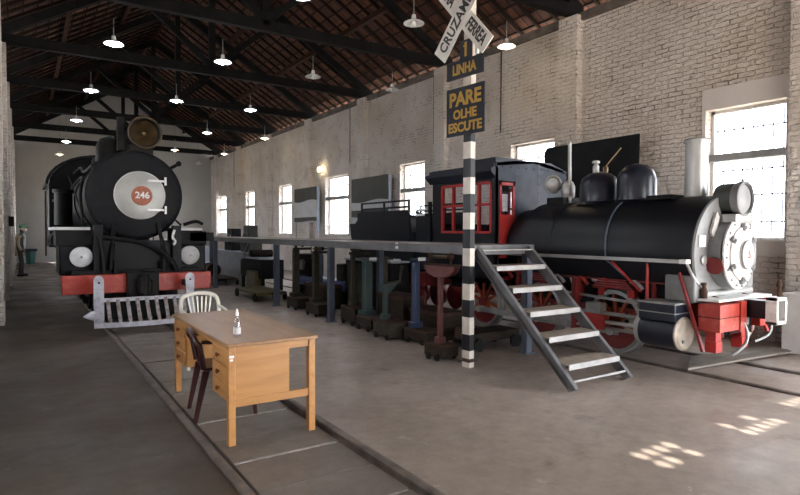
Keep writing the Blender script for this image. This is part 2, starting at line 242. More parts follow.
# ------------------------------------------------------------------ mesh builder
class MB:
    def __init__(s): s.bm = bmesh.new()
    def _add(s, vs, fs):
        v = [s.bm.verts.new(p) for p in vs]
        for f in fs:
            try: s.bm.faces.new([v[i] for i in f])
            except ValueError: pass
        return s
    def box(s, x0, x1, y0, y1, z0, z1):
        vs = [(x, y, z) for x in (x0, x1) for y in (y0, y1) for z in (z0, z1)]
        return s._add(vs, [(0, 1, 3, 2), (4, 6, 7, 5), (0, 4, 5, 1), (2, 3, 7, 6), (0, 2, 6, 4), (1, 5, 7, 3)])
    def bar(s, p0, p1, w, h, up=(0, 0, 1)):
        p0, p1 = Vector(p0), Vector(p1); d = (p1 - p0).normalized(); up = Vector(up)
        if abs(d.dot(up)) > 0.99: up = Vector((0, 1, 0))
        a = d.cross(up).normalized() * (w / 2); b = a.cross(d).normalized() * (h / 2)
        vs = [p + i * a + j * b for p in (p0, p1) for i in (-1, 1) for j in (-1, 1)]
        return s._add(vs, [(0, 1, 3, 2), (4, 6, 7, 5), (0, 4, 5, 1), (2, 3, 7, 6), (0, 2, 6, 4), (1, 5, 7, 3)])
    def lathe(s, o, ax, prof, seg=24, caps=True):
        o = Vector(o); ax = Vector(ax).normalized()
        up = Vector((0, 0, 1)) if abs(ax.z) < 0.9 else Vector((1, 0, 0))
        a = ax.cross(up).normalized(); b = ax.cross(a)
        vs = []; fs = []
        for t, r in prof:
            for k in range(seg):
                th = 2 * PI * k / seg; vs.append(o + ax * t + (a * math.cos(th) + b * math.sin(th)) * max(r, 0.0004))
        for i in range(len(prof) - 1):
            for k in range(seg):
                k2 = (k + 1) % seg; fs.append((i * seg + k, i * seg + k2, (i + 1) * seg + k2, (i + 1) * seg + k))
        if caps:
            fs.append(tuple(range(seg))); n = (len(prof) - 1) * seg; fs.append(tuple(n + k for k in reversed(range(seg))))
        return s._add(vs, fs)
    def cyl(s, p0, p1, r, r2=None, seg=16):
        p0, p1 = Vector(p0), Vector(p1); d = p1 - p0
        return s.lathe(p0, d, [(0, r), (d.length, r if r2 is None else r2)], seg)
    def ring(s, o, ax, R, r, seg=32, rs=8):
        o = Vector(o); ax = Vector(ax).normalized(); up = Vector((0, 0, 1)) if abs(ax.z) < 0.9 else Vector((1, 0, 0))
        a = ax.cross(up).normalized(); b = ax.cross(a); vs = []; fs = []
        for k in range(seg):
            th = 2 * PI * k / seg; d = a * math.cos(th) + b * math.sin(th)
            for j in range(rs):
                ph = 2 * PI * j / rs; vs.append(o + d * (R + r * math.cos(ph)) + ax * (r * math.sin(ph)))
        for k in range(seg):
            for j in range(rs):
                fs.append((k * rs + j, ((k + 1) % seg) * rs + j, ((k + 1) % seg) * rs + (j + 1) % rs, k * rs + (j + 1) % rs))
        return s._add(vs, fs)
    def tube(s, pts, r, seg=8, smooth=4):
        P = [Vector(p) for p in pts]
        if smooth > 1 and len(P) > 2:
            Q = []
            for i in range(len(P) - 1):
                p0 = P[max(i - 1, 0)]; p1 = P[i]; p2 = P[i + 1]; p3 = P[min(i + 2, len(P) - 1)]
                for j in range(smooth):
                    t = j / smooth
                    Q.append(0.5 * ((2 * p1) + (p2 - p0) * t + (2 * p0 - 5 * p1 + 4 * p2 - p3) * t * t + (3 * p1 - p0 - 3 * p2 + p3) * t ** 3))
            Q.append(P[-1]); P = Q
        vs = []; fs = []; prev = None
        for i, p in enumerate(P):
            d = (P[min(i + 1, len(P) - 1)] - P[max(i - 1, 0)]).normalized()
            if prev is None:
                up = Vector((0, 0, 1)) if abs(d.z) < 0.9 else Vector((1, 0, 0)); a = d.cross(up).normalized()
            else: a = (prev - d * prev.dot(d)).normalized()
            prev = a; b = d.cross(a)
            for k in range(seg):
                th = 2 * PI * k / seg; vs.append(p + (a * math.cos(th) + b * math.sin(th)) * r)
        for i in range(len(P) - 1):
            for k in range(seg):
                k2 = (k + 1) % seg; fs.append((i * seg + k, i * seg + k2, (i + 1) * seg + k2, (i + 1) * seg + k))
        fs.append(tuple(range(seg))); n = (len(P) - 1) * seg; fs.append(tuple(n + k for k in reversed(range(seg))))
        return s._add(vs, fs)
    def prism(s, pts, axis, a, b):
        def P(u, v, t): return {'X': (t, u, v), 'Y': (u, t, v), 'Z': (u, v, t)}[axis]
        n = len(pts); vs = [P(u, v, a) for u, v in pts] + [P(u, v, b) for u, v in pts]
        fs = [tuple(range(n)), tuple(range(2 * n - 1, n - 1, -1))] + [(i, (i + 1) % n, n + (i + 1) % n, n + i) for i in range(n)]
        return s._add(vs, fs)
    def ball(s, c, r, seg=14, sz=(1, 1, 1)):
        prof = []; n = seg // 2
        vs = []; fs = []; c = Vector(c)
        for i in range(n + 1):
            ph = PI * i / n - PI / 2
            for k in range(seg):
                th = 2 * PI * k / seg; rr = max(math.cos(ph), 0.001)
                vs.append(c + Vector((rr * math.cos(th) * sz[0], rr * math.sin(th) * sz[1], math.sin(ph) * sz[2])) * r)
        for i in range(n):
            for k in range(seg):
                k2 = (k + 1) % seg; fs.append((i * seg + k, i * seg + k2, (i + 1) * seg + k2, (i + 1) * seg + k))
        return s._add(vs, fs)
    def build(s, name, m, parent=None, bevel=0.0, smooth=True, loc=None):
        off = Vector((0, 0, 0))
        if loc is not None: off = Vector(loc)
        p = parent
        while p is not None:
            off = off + p.location; p = p.parent
        bmesh.ops.recalc_face_normals(s.bm, faces=s.bm.faces)
        if off.length > 0: bmesh.ops.translate(s.bm, verts=s.bm.verts, vec=-off)
        me = bpy.data.meshes.new(name); s.bm.to_mesh(me); s.bm.free()
        me.materials.append(K[m] if isinstance(m, str) else m)
        if smooth:
            me.shade_smooth(); me.set_sharp_from_angle(angle=math.radians(38))
        o = bpy.data.objects.new(name, me); COL.objects.link(o)
        if parent: o.parent = parent
        if loc is not None: o.location = Vector(loc)
        if bevel > 0:
            b = o.modifiers.new('bevel', 'BEVEL'); b.width = bevel; b.segments = 2; b.limit_method = 'ANGLE'; b.angle_limit = math.radians(40)
        return o

def thing(name, label, cat, loc=(0, 0, 0), group=None):
    o = bpy.data.objects.new(name, None); COL.objects.link(o); o.location = loc; o.empty_display_size = 0.2
    o['label'] = label; o['category'] = cat
    if group: o['group'] = group
    return o
def tag(o, label, cat, group=None):
    o['label'] = label; o['category'] = cat
    if group: o['group'] = group
    return o
def struct(o): o['kind'] = 'structure'; return o
def dup(root, loc, rotz=None, label=None, group=None):
    def cp(o, par):
        c = o.copy(); COL.objects.link(c)
        if par: c.parent = par
        for ch in [k for k in bpy.data.objects if k.parent == o]: cp(ch, c)
        return c
    r = cp(root, None); r.location = loc
    if rotz is not None: r.rotation_euler = (0, 0, rotz)
    if label: r['label'] = label
    if group: r['group'] = group
    return r

FONT = None
def text_mesh(name, body, size, m, parent, mat4, extrude=0.003, bold=0.0, align='CENTER', sx=1.0, spacing=1.0):
    cu = bpy.data.curves.new(name, 'FONT'); cu.body = body; cu.size = size; cu.extrude = extrude; cu.offset = bold
    cu.align_x = align; cu.align_y = 'CENTER'; cu.space_character = spacing; cu.resolution_u = 3
    o = bpy.data.objects.new(name + '_curve', cu); COL.objects.link(o)
    bpy.context.view_layer.update()
    me = bpy.data.meshes.new_from_object(o.evaluated_get(bpy.context.evaluated_depsgraph_get()))
    bpy.data.objects.remove(o); me.materials.clear(); me.materials.append(K[m])
    me.transform(Matrix.Diagonal((sx, 1, 1, 1))); 
    off = Vector((0, 0, 0)); p = parent
    while p is not None: off += p.location; p = p.parent
    me.transform(Matrix.Translation(-off) @ mat4)
    ob = bpy.data.objects.new(name, me); COL.objects.link(ob); ob.parent = parent
    return ob
def frame4(o, right, up):
    r = Vector(right).normalized(); u = Vector(up).normalized(); n = r.cross(u)
    m = Matrix((r, u, n)).transposed().to_4x4(); m.translation = Vector(o); return m

# ================================================================== SETTING
XL, XR, Y0, Y1, ZE, XM, ZR = -0.45, 9.2, -4.0, 34.0, 5.88, 4.375, 9.12
TH = 0.4
WINS = [(3.86, 5.02), (8.17, 9.43), (12.72, 13.97), (17.15, 18.9), (22.05, 23.4), (26.55, 27.8), (31.05, 32.6)]
WZ0, WZ1 = 1.49, 3.56
NEARW = []
ADDED_OPENING = (-3.2, 1.7, 3.9)  # unseen opening added in the right wall for daylight from the right front
def wall_with_windows(name, x0, x1, wins, door=None):
    mb = MB(); y = Y0
    if door:
        mb.box(x0, x1, y, door[0], 0, ZE); mb.box(x0, x1, door[0], door[1], door[2], ZE); y = door[1]
    for a, b in sorted(wins):
        mb.box(x0, x1, y, a, 0, ZE); mb.box(x0, x1, a, b, 0, WZ0); mb.box(x0, x1, a, b, WZ1, ZE); y = b
    mb.box(x0, x1, y, Y1, 0, ZE)
    return struct(mb.build(name, 'brick', smooth=False))
wall_with_windows('wall_right', XR, XR + TH, WINS, ADDED_OPENING)
wall_with_windows('wall_left', XL - TH, XL, [(a, b) for a, b in NEARW + WINS[:1] + WINS[4:]] + [(-0.45 + 9.0, 9.9), (12.9, 14.2), (17.3, 18.5)])
VZ0, VZ1 = 4.66, 5.18
def gable(name, ya, yb, m, door=None, sun_grids=()):
    mb = MB()
    mb.prism([(XL - TH, ZE), (XR + TH, ZE), (XR + TH, ZE + 0.33), (XM, ZR + 0.25), (XL - TH, ZE + 0.33)], 'Y', ya, yb)
    if door is None: mb.box(XL - TH, XR + TH, ya, yb, 0, ZE)
    else:
        a, b, h = door
        mb.box(XL - TH, a, ya, yb, 0, h); mb.box(b, XR + TH, ya, yb, 0, h)
        xs = XL - TH
        for v0, v1, n in sun_grids:
            mb.box(xs, v0, ya, yb, h, ZE); mb.box(v0, v1, ya, yb, h, VZ0); mb.box(v0, v1, ya, yb, VZ1, ZE); xs = v1
            w = (v1 - v0) / n; hh = (VZ1 - VZ0) / 4
            for i in range(n + 1): mb.box(v0 + i * w - 0.034, v0 + i * w + 0.034, yb - 0.05, yb - 0.02, VZ0, VZ1)
            for i in range(n):
                for j in range(4):
                    if random.random() < 0.12: mb.box(v0 + i * w, v0 + i * w + w, yb - 0.05, yb - 0.02, VZ0 + j * hh, VZ0 + j * hh + hh)
            for j in range(5): mb.box(v0, v1, yb - 0.05, yb - 0.02, VZ0 + j * hh - 0.034, VZ0 + j * hh + 0.034)
        mb.box(xs, XR + TH, ya, yb, h, ZE)
    return struct(mb.build(name, m, smooth=False))
gable('wall_back', Y1, Y1 + TH, 'plaster')
gable('wall_front', Y0 - TH, Y0, 'brick', door=(4.0, 8.4, 3.7), sun_grids=((3.62, 4.12, 4), (4.80, 5.42, 5), (5.9, 6.4, 4)))  # unseen front; doorway sized for daylight, hole grids added to cast floor sun spots

# floor pieces around the two tracks
T1, T2 = (1.12, 2.08), (6.38, 7.38)
def floor_piece(x0, x1, m, z=0.0, name='floor'):
    return struct(MB().box(x0, x1, Y0 - 0.4, Y1, -0.15, z).build(name, m, smooth=False))
floor_piece(XL - TH, T1[0] - 0.036, 'floor_l')
floor_piece(T1[1] + 0.05, T2[0] - 0.05, 'floor')
floor_piece(T2[0] + 0.09, T2[1] - 0.09, 'floor')
floor_piece(T2[1] + 0.05, XR + TH, 'floor')
struct(MB().box(T1[0] - 0.05, T1[1] + 0.05, Y0 - 0.4, Y1, -0.2, -0.055).build('floor', 'groove', smooth=False))
struct(MB().box(T2[0] - 0.05, T2[0] + 0.1, Y0 - 0.4, Y1, -0.2, -0.05).build('floor', 'groove', smooth=False))
struct(MB().box(T2[1] - 0.1, T2[1] + 0.05, Y0 - 0.4, Y1, -0.2, -0.05).build('floor', 'groove', smooth=False))
mb = MB(); me_ = MB(); y = Y0
while y < 16:
    L = 0.53 + random.uniform(-0.05, 0.05); dz = random.uniform(-0.010, 0.0)
    mb.box(T1[0] + 0.075, T1[1] - 0.075, y, y + L - 0.012, -0.06, dz)
    if int(y * 2) % 2 == 0: me_.box(T1[0] + 0.08, T1[1] - 0.1, y + L - 0.013, y + L, -0.05, dz + 0.001)
    y += L
mb.box(T1[0] + 0.075, T1[1] - 0.075, y, Y1, -0.06, -0.008)
fs = struct(mb.build('floor', 'slab', smooth=False, bevel=0.006))
me_.build('slab_joint', 'slab_edge', fs, smooth=False)
def rail(x, side, label):
    mb = MB()
    prof = [(-0.05, -0.05), (0.05, -0.05), (0.05, -0.04), (0.012, -0.02), (0.034, -0.01), (0.034, 0.016), (0.026, 0.022), (-0.026, 0.022), (-0.034, 0.016), (-0.034, -0.01), (-0.012, -0.02), (-0.05, -0.04)]
    mb.prism([(x + u, v) for u, v in prof], 'Y', Y0, Y1 - 0.5)
    return tag(mb.build('track_rail', 'rail'), label, 'rail')
rail(T1[0], 1, 'left rusty rail of the track that passes under the wooden desk')
rail(T1[1], -1, 'right rusty rail of the desk track, with open dark groove beside it')
rail(T2[0], 1, 'rusty rail nearer the camera under the dark locomotive with red frames')
rail(T2[1], -1, 'rusty rail farther from the camera, beside the white concrete block')
# outside ground
struct(MB().box(-60, 80, -60, 90, -0.4, -0.21).build('floor_outside', 'outground', smooth=False))

# pilasters
PY = [3.30, 7.47, 11.65, 15.78, 19.9, 24.1, 28.3, 32.3]
k = 0
for y in PY:
    for xs in ((XR - 0.18, XR), (XL, XL + 0.18)):
        k += 1
        struct(MB().box(xs[0], xs[1], y, y + 0.46, 0, ZE - 0.03).build('trim_%d' % k, 'brick', bevel=0.012, smooth=False))
# wall plate along wall tops
for xs in ((XR - 0.07, XR + TH), (XL - TH, XL + 0.07)):
    k += 1
    struct(MB().box(xs[0], xs[1], Y0, Y1, ZE - 0.14, ZE + 0.02).build('trim_%d' % k, 'plate', smooth=False))
# smooth plaster lintel band over near windows
def window(n, x, sgn, a, b, label_i):
    """window in a wall: x = inner face, sgn = +1 when outside lies at larger x"""
    root = bpy.data.objects.new('window_%d' % n, None); COL.objects.link(root); root.location = (x, (a + b) / 2, WZ0); root['kind'] = 'structure'
    xi = x + sgn * 0.16
    X = lambda p, q: (min(p, q), max(p, q))
    fr = MB(); f0, f1 = X(xi, xi + sgn * 0.06)
    fr.box(f0, f1, a, a + 0.05, WZ0, WZ1); fr.box(f0, f1, b - 0.05, b, WZ0, WZ1); fr.box(f0, f1, a, b, WZ0, WZ0 + 0.05); fr.box(f0, f1, a, b, WZ1 - 0.05, WZ1)
    fr.build('window_frame', 'reveal', root, smooth=False)
    tz = 2.74
    t0, t1 = X(x + sgn * 0.02, xi + sgn * 0.06)
    MB().box(t0, t1, a, b, tz, tz + 0.11).build('transom', 'transomgrey', root, smooth=False)
    s0, s1 = X(x - sgn * 0.015, x + sgn * 0.35)
    MB().box(s0, s1, a, b, WZ0 - 0.005, WZ0 + 0.015).build('window_sill', 'reveal', root, smooth=False)
    g0 = xi + sgn * 0.03
    MB().box(*X(g0, g0 + sgn * 0.004), a + 0.05, b - 0.05, WZ0 + 0.05, WZ1 - 0.05).build('pane', 'glass', root, smooth=False)
    br = MB(); nb = int((b - a) / 0.135); xb = xi + sgn * 0.13
    for i in range(1, nb): 
        yy = a + (b - a) * i / nb; br.cyl((xb, yy, WZ0), (xb, yy, WZ1), 0.011, seg=6)
    for z in (1.78, 2.2, 2.6, 3.25): br.box(xb - 0.004, xb + 0.004, a, b, z - 0.012, z + 0.012)
    br.build('window_bars', 'bars', root)
n = 0
for a, b in NEARW + WINS:
    n += 1; window(n, XR, 1, a, b, n)
for a, b in NEARW + WINS[:1] + WINS[4:] + [(8.55, 9.9), (12.9, 14.2), (17.3, 18.5)]:
    n += 1; window(n, XL, -1, a, b, n)
# rendered plaster surround of the nearest window
mb = MB(); a, b = WINS[0]
mb.box(XR - 0.012, XR, 3.76, b + 0.06, WZ1, WZ1 + 0.34); mb.box(XR - 0.012, XR, b, b + 0.06, WZ0, WZ1); mb.box(XR - 0.012, XR, 3.76, b + 0.06, WZ0 - 0.22, WZ0)
struct(mb.build('trim_40', 'lintel', smooth=False))
struct(MB().box(8.52, XR - 0.001, 2.0, 3.58, 0, 0.80).build('trim_41', 'reveal', bevel=0.01, smooth=False))

# roof
def roof_side(sg):
    xe = XR + TH + 0.3 if sg > 0 else XL - TH - 0.3
    ze = ZR + 0.15 + (ZE + 0.28 - ZR - 0.15) * abs(xe - XM) / abs((XR + TH if sg > 0 else XL - TH) - XM)
    return xe, ze
SL = (ZR + 0.22 - (ZE + 0.30)) / (XR + TH - XM)
def rz(x): return ZR + 0.22 - SL * abs(x - XM)
for sg in (1, -1):
    xe = XM + sg * (XR + TH - XM + 0.35)
    mb = MB(); mb.prism([(XM, rz(XM)), (xe, rz(xe)), (xe, rz(xe) + 0.06), (XM, rz(XM) + 0.06)], 'Y', Y0 - 0.6, Y1 + 0.6)
    struct(mb.build('ceiling', 'roof', smooth=False))
    mb = MB(); y = Y0
    while y < Y1:
        mb.bar((XM, y, rz(XM) - 0.035), (xe, y, rz(xe) - 0.035), 0.06, 0.07); y += 0.52
    struct(mb.build('ceiling_rafters', 'rafter', smooth=False))
    mb = MB(); t = 0.25
    while t < 5.5:
        x = XM + sg * t; mb.bar((x, Y0, rz(x) - 0.012), (x, Y1, rz(x) - 0.012), 0.03, 0.024); t += 0.29
    struct(mb.build('ceiling_battens', 'rafter', smooth=False))
    for t in (1.7, 3.3):
        x = XM + sg * t; mb = MB(); mb.bar((x, Y0, rz(x) - 0.14), (x, Y1, rz(x) - 0.14), 0.10, 0.14)
        struct(mb.build('ceiling_purlin', 'purlin', smooth=False))
struct(MB().bar((XM, Y0, rz(XM) - 0.14), (XM, Y1, rz(XM) - 0.14), 0.1, 0.16).build('ceiling_purlin', 'purlin', smooth=False))

# trusses
TRY = [3.53, 7.7, 11.88, 16.0, 20.13, 24.33, 28.5, 32.5]
ordn = ['nearest', 'second nearest', 'third nearest', 'fourth nearest', 'fifth nearest', 'third farthest', 'second farthest', 'farthest']
def truss(y, label):
    root = thing('roof_truss', label, 'roof truss', (XM, y, ZE))
    zt = 5.98
    MB().bar((XL - 0.2, y, zt), (XR + 0.2, y, zt), 0.16, 0.24).build('tie_beam', 'timber', root, bevel=0.01)
    for sg in (1, -1):
        xe = XM + sg * 4.95
        MB().bar((XM, y, rz(XM) - 0.33), (xe, y, rz(xe) - 0.31), 0.14, 0.2).build('principal_rafter', 'timber', root)
        x = XM + sg * 1.9
        MB().bar((XM + sg * 0.05, y, zt + 0.15), (x + sg * 0.1, y, rz(x) - 0.42), 0.12, 0.15).build('strut', 'timber', root)
        x = XM + sg * 1.0
    MB().bar((XM, y, zt), (XM, y, rz(XM) - 0.25), 0.16, 0.16, (1, 0, 0)).build('king_post', 'timber', root)
    return root
t0 = truss(TRY[1], ordn[1] + ' of the blackened timber roof trusses spanning the shed')
for i, y in enumerate(TRY):
    if i in (0,): continue
    if i == 1: continue
    dup(t0, (XM, y, ZE), label={2: 'blackened timber roof truss whose tie beam crosses the picture top left of the signpost', 3: 'blackened timber roof truss passing just behind the nearest bright lamp', 4: 'blackened timber roof truss passing above the second row of lamps', 5: 'blackened timber roof truss midway down the shed over the third lamp row', 6: 'blackened timber roof truss, second from the far white gable', 7: 'blackened timber roof truss closest to the far white gable'}[i])

# ================================================================== LAMPS
def lamp(kind, loc, label):
    root = thing('pendant_lamp', label, 'pendant lamp', loc)
    x, y, z = loc
    MB().cyl((x, y, z + 0.16), (x, y, z + 0.5), 0.009, seg=6).build('hanging_rod', 'silverd', root)
    MB().cyl((x, y, z + 0.5), (x, y, rz(x) + 0.03), 0.004, seg=6).build('cable', 'timber', root)
    MB().lathe((x, y, z), (0, 0, 1), [(0.0, 0.185), (0.012, 0.187), (0.035, 0.15), (0.06, 0.09), (0.085, 0.045), (0.16, 0.035), (0.16, 0.02), (0.08, 0.03), (0.05, 0.08), (0.028, 0.14), (0.005, 0.178)], 20, caps=False).build('lamp_shade', 'enamel', root)
    b = MB().ball((x, y, z - 0.005), 0.045, 12, (1, 1, 1.1))
    if kind != 'off': b.ball((x, y, z + 0.022), 0.125, 16, (1, 1, 0.22))
    b.build('bulb', {'on': 'bulb', 'warm': 'bulbw', 'off': 'bulboff'}[kind], root)
    if kind != 'off':
        ld = bpy.data.lights.new('lamp_light', 'POINT'); ld.energy = LAMP_W * (1.0 if kind == 'on' else 0.35); ld.shadow_soft_size = 0.08
        ld.color = (0.93, 0.96, 1.0) if kind == 'on' else (1.0, 0.78, 0.5)
        lo = bpy.data.objects.new('lamp_light', ld); COL.objects.link(lo); lo.parent = root; lo.location = (0, 0, -0.12)
    return root
LX = [1.55, 3.7, 5.85, 8.1]; LY = [8.45, 12.68, 17.2, 22.1, 27.6, 32.4]
onoff = {(0, 0): 'on', (0, 1): 'on', (0, 2): 'on', (0, 3): 'on', (0, 4): 'on', (0, 5): 'warm',
         (1, 0): 'on', (1, 1): 'on', (1, 2): 'on', 
         (2, 0): 'off', (2, 1): 'off', (2, 2): 'on', (2, 3): 'on', (2, 4): 'warm',
         (3, 0): 'warm', (3, 1): 'off', (3, 3): 'warm', (3, 4): 'warm', (3, 5): 'off', (2, 5): 'on'}
coln = ['above the locomotive numbered 246', 'above the aisle right of locomotive 246', 'above the grey steel walkway', 'beside the brick window wall']
rown = ['nearest row', 'second row', 'third row', 'fourth row', 'fifth row', 'farthest row']
for (i, j), kd in onoff.items():
    st = {'on': 'lit cool white', 'warm': 'lit warm yellow', 'off': 'unlit white'}[kd]
    lamp(kd, (LX[i], LY[j], 5.3 if (i, j) not in ((2, 5),) else 5.0), '%s pendant lamp %s, in the %s' % (st, coln[i], rown[j]))
# bright wall lamp
o = thing('wall_lamp', 'small bright wall lamp on the brick wall between the hanging boards', 'wall lamp', (XR - 0.19, 19.1, 3.86))
MB().box(XR - 0.08, XR, 19.05, 19.15, 3.8, 3.92).build('lamp_housing', 'enamel', o)
MB().bar((XR - 0.16, 18.95, 3.87), (XR - 0.12, 19.25, 3.87), 0.06, 0.14).build('lamp_glass', 'bulbw', o)

# ================================================================== LOCOMOTIVE 246 (left, facing the camera)
XC = 1.66
L1 = thing('steam_locomotive', 'large black steam locomotive with round grey smokebox door numbered 246, facing the camera', 'steam locomotive', (XC, 11.5, 0))
ZB = 2.225
mb = MB(); mb.lathe((XC, 10.9, ZB), (0, 1, 0), [(0, 0.70), (0.03, 0.77), (0.05, 0.785), (0.10, 0.785), (0.10, 0.75), (1.5, 0.75)], 48)
sb = mb.build('smokebox', 'soot', L1)
mb = MB()
for k in range(28):
    th = 2 * PI * k / 28; mb.ball((XC + 0.725 * math.cos(th), 10.915, ZB + 0.725 * math.sin(th)), 0.016, 8)
mb.build('rivet', 'soot', sb)['kind'] = 'stuff'
mb = MB(); mb.lathe((XC, 12.4, ZB), (0, 1, 0), [(0, 0.74), (0, 0.76), (0.08, 0.77), (0.08, 0.73), (1.4, 0.73), (1.4, 0.76), (1.5, 0.76), (1.5, 0.74), (4.2, 0.80)], 48)
mb.build('boiler', 'blackd', L1)
XD = XC + 0.06
dr = MB().lathe((XD, 10.9, ZB), (0, -1, 0), [(0, 0.41), (0.02, 0.42), (0.045, 0.41), (0.05, 0.385), (0.07, 0.30), (0.085, 0.16), (0.09, 0.01)], 48).build('smokebox_door', 'doorsilver', L1)
MB().ring((XD, 10.865, ZB), (0, 1, 0), 0.408, 0.014, 48).build('door_rim', 'silver', dr)
pl = MB().lathe((XD + 0.02, 10.825, ZB - 0.01), (0, -1, 0), [(0, 0.17), (0.022, 0.17), (0.026, 0.16)], 32).build('number_plate', 'copper', dr)
text_mesh('number', '246', 0.155, 'whiteworn', L1, frame4((XD + 0.025, 10.79, ZB - 0.005), (1, 0, 0), (0, 0, 1)), 0.006, 0.004)
for dz in (0.26, -0.25):
    MB().bar((XD + 0.12, 10.83, ZB + dz), (XD + 0.42, 10.83, ZB + dz), 0.02, 0.035).bar((XD + 0.41, 10.82, ZB + dz - 0.07), (XD + 0.41, 10.82, ZB + dz + 0.07), 0.03, 0.05).build('door_hinge', 'silver', dr)
# headlight
hl = MB().lathe((XC + 0.15, 11.05, 3.325), (0, -1, 0), [(-0.42, 0.14), (-0.38, 0.22), (0, 0.255), (0.14, 0.265), (0.16, 0.28), (0.19, 0.28), (0.19, 0.235), (0.10, 0.22)], 36, caps=False).build('headlight', 'mattblack', L1)
MB().lathe((XC + 0.15, 10.94, 3.325), (0, 1, 0), [(0, 0.235), (0.03, 0.22), (0.16, 0.12), (0.22, 0.02)], 32, caps=False).build('reflector', 'brassd', hl)
MB().ball((XC + 0.15, 11.0, 3.325), 0.035, 10).build('bulb', 'brass', hl)
MB().ring((XC + 0.15, 10.865, 3.325), (0, 1, 0), 0.27, 0.014, 36).build('rim', 'brassd', hl)
MB().box(XC - 0.08, XC + 0.30, 10.98, 11.4, 2.95, 3.12).build('headlight_bracket', 'mattblack', L1)
MB().box(XC - 0.26, XC - 0.15, 11.1, 11.2, 3.02, 3.60).build('number_board', 'mattblack', L1)
# stack, bell, domes
MB().lathe((XC, 11.6, 3.0), (0, 0, 1), [(0, 0.26), (0.08, 0.17), (0.42, 0.19), (0.44, 0.22), (0.50, 0.22), (0.50, 0.16)], 28).build('smokestack', 'mattblack', L1)
MB().lathe((XC - 0.30, 11.7, 2.85), (0, 0, 1), [(0, 0.25), (0.3, 0.24), (0.42, 0.18), (0.50, 0.02)], 24).build('bell_housing', 'mattblack', L1)
MB().lathe((XC, 13.4, 2.95), (0, 0, 1), [(0, 0.34), (0.3, 0.32), (0.42, 0.22), (0.46, 0.02)], 28).build('steam_dome', 'blackd', L1)
MB().lathe((XC, 14.9, 2.95), (0, 0, 1), [(0, 0.34), (0.28, 0.32), (0.4, 0.2), (0.44, 0.02)], 28).build('sand_dome', 'blackd', L1)
# cab
cb = MB(); a0 = [(XC - 1.12, 1.2), (XC + 1.12, 1.2)]
arc = [(XC + 1.12 * math.cos(t * PI / 16) , 2.72 + 0.70 * math.sin(t * PI / 16)) for t in range(17)]
cb.prism(a0 + [(XC + 1.12, 2.72)] + arc[1:-1] + [(XC - 1.12, 2.72)], 'Y', 16.2, 16.32)
cb.prism([(XC - 1.12, 1.2), (XC - 1.06, 1.2), (XC - 1.06, 2.75), (XC - 1.12, 2.75)], 'Y', 16.3, 18.3)
cb.prism([(XC + 1.12, 1.2), (XC + 1.06, 1.2), (XC + 1.06, 2.75), (XC + 1.12, 2.75)], 'Y', 16.3, 18.3)
cab1 = cb.build('cab', 'blackd', L1)
rf = MB(); out = [(XC + 1.2 * math.cos(t * PI / 16), 2.72 + 0.76 * math.sin(t * PI / 16)) for t in range(17)]; inn = [(XC + 1.14 * math.cos(t * PI / 16), 2.72 + 0.71 * math.sin(t * PI / 16)) for t in range(17)]
rf.prism(out + inn[::-1], 'Y', 16.0, 18.6).build('cab_roof', 'blackd', L1)
for sx in (-1, 1):
    MB().box(XC + sx * 0.93 - 0.13, XC + sx * 0.93 + 0.13, 16.185, 16.2, 2.30, 2.36).build('window_visor', 'silverd', cab1)
    MB().cyl((XC + sx * 1.2, 16.1, 1.0), (XC + sx * 1.2, 16.1, 2.55), 0.02, seg=8).build('cab_handrail', 'brassd', cab1)
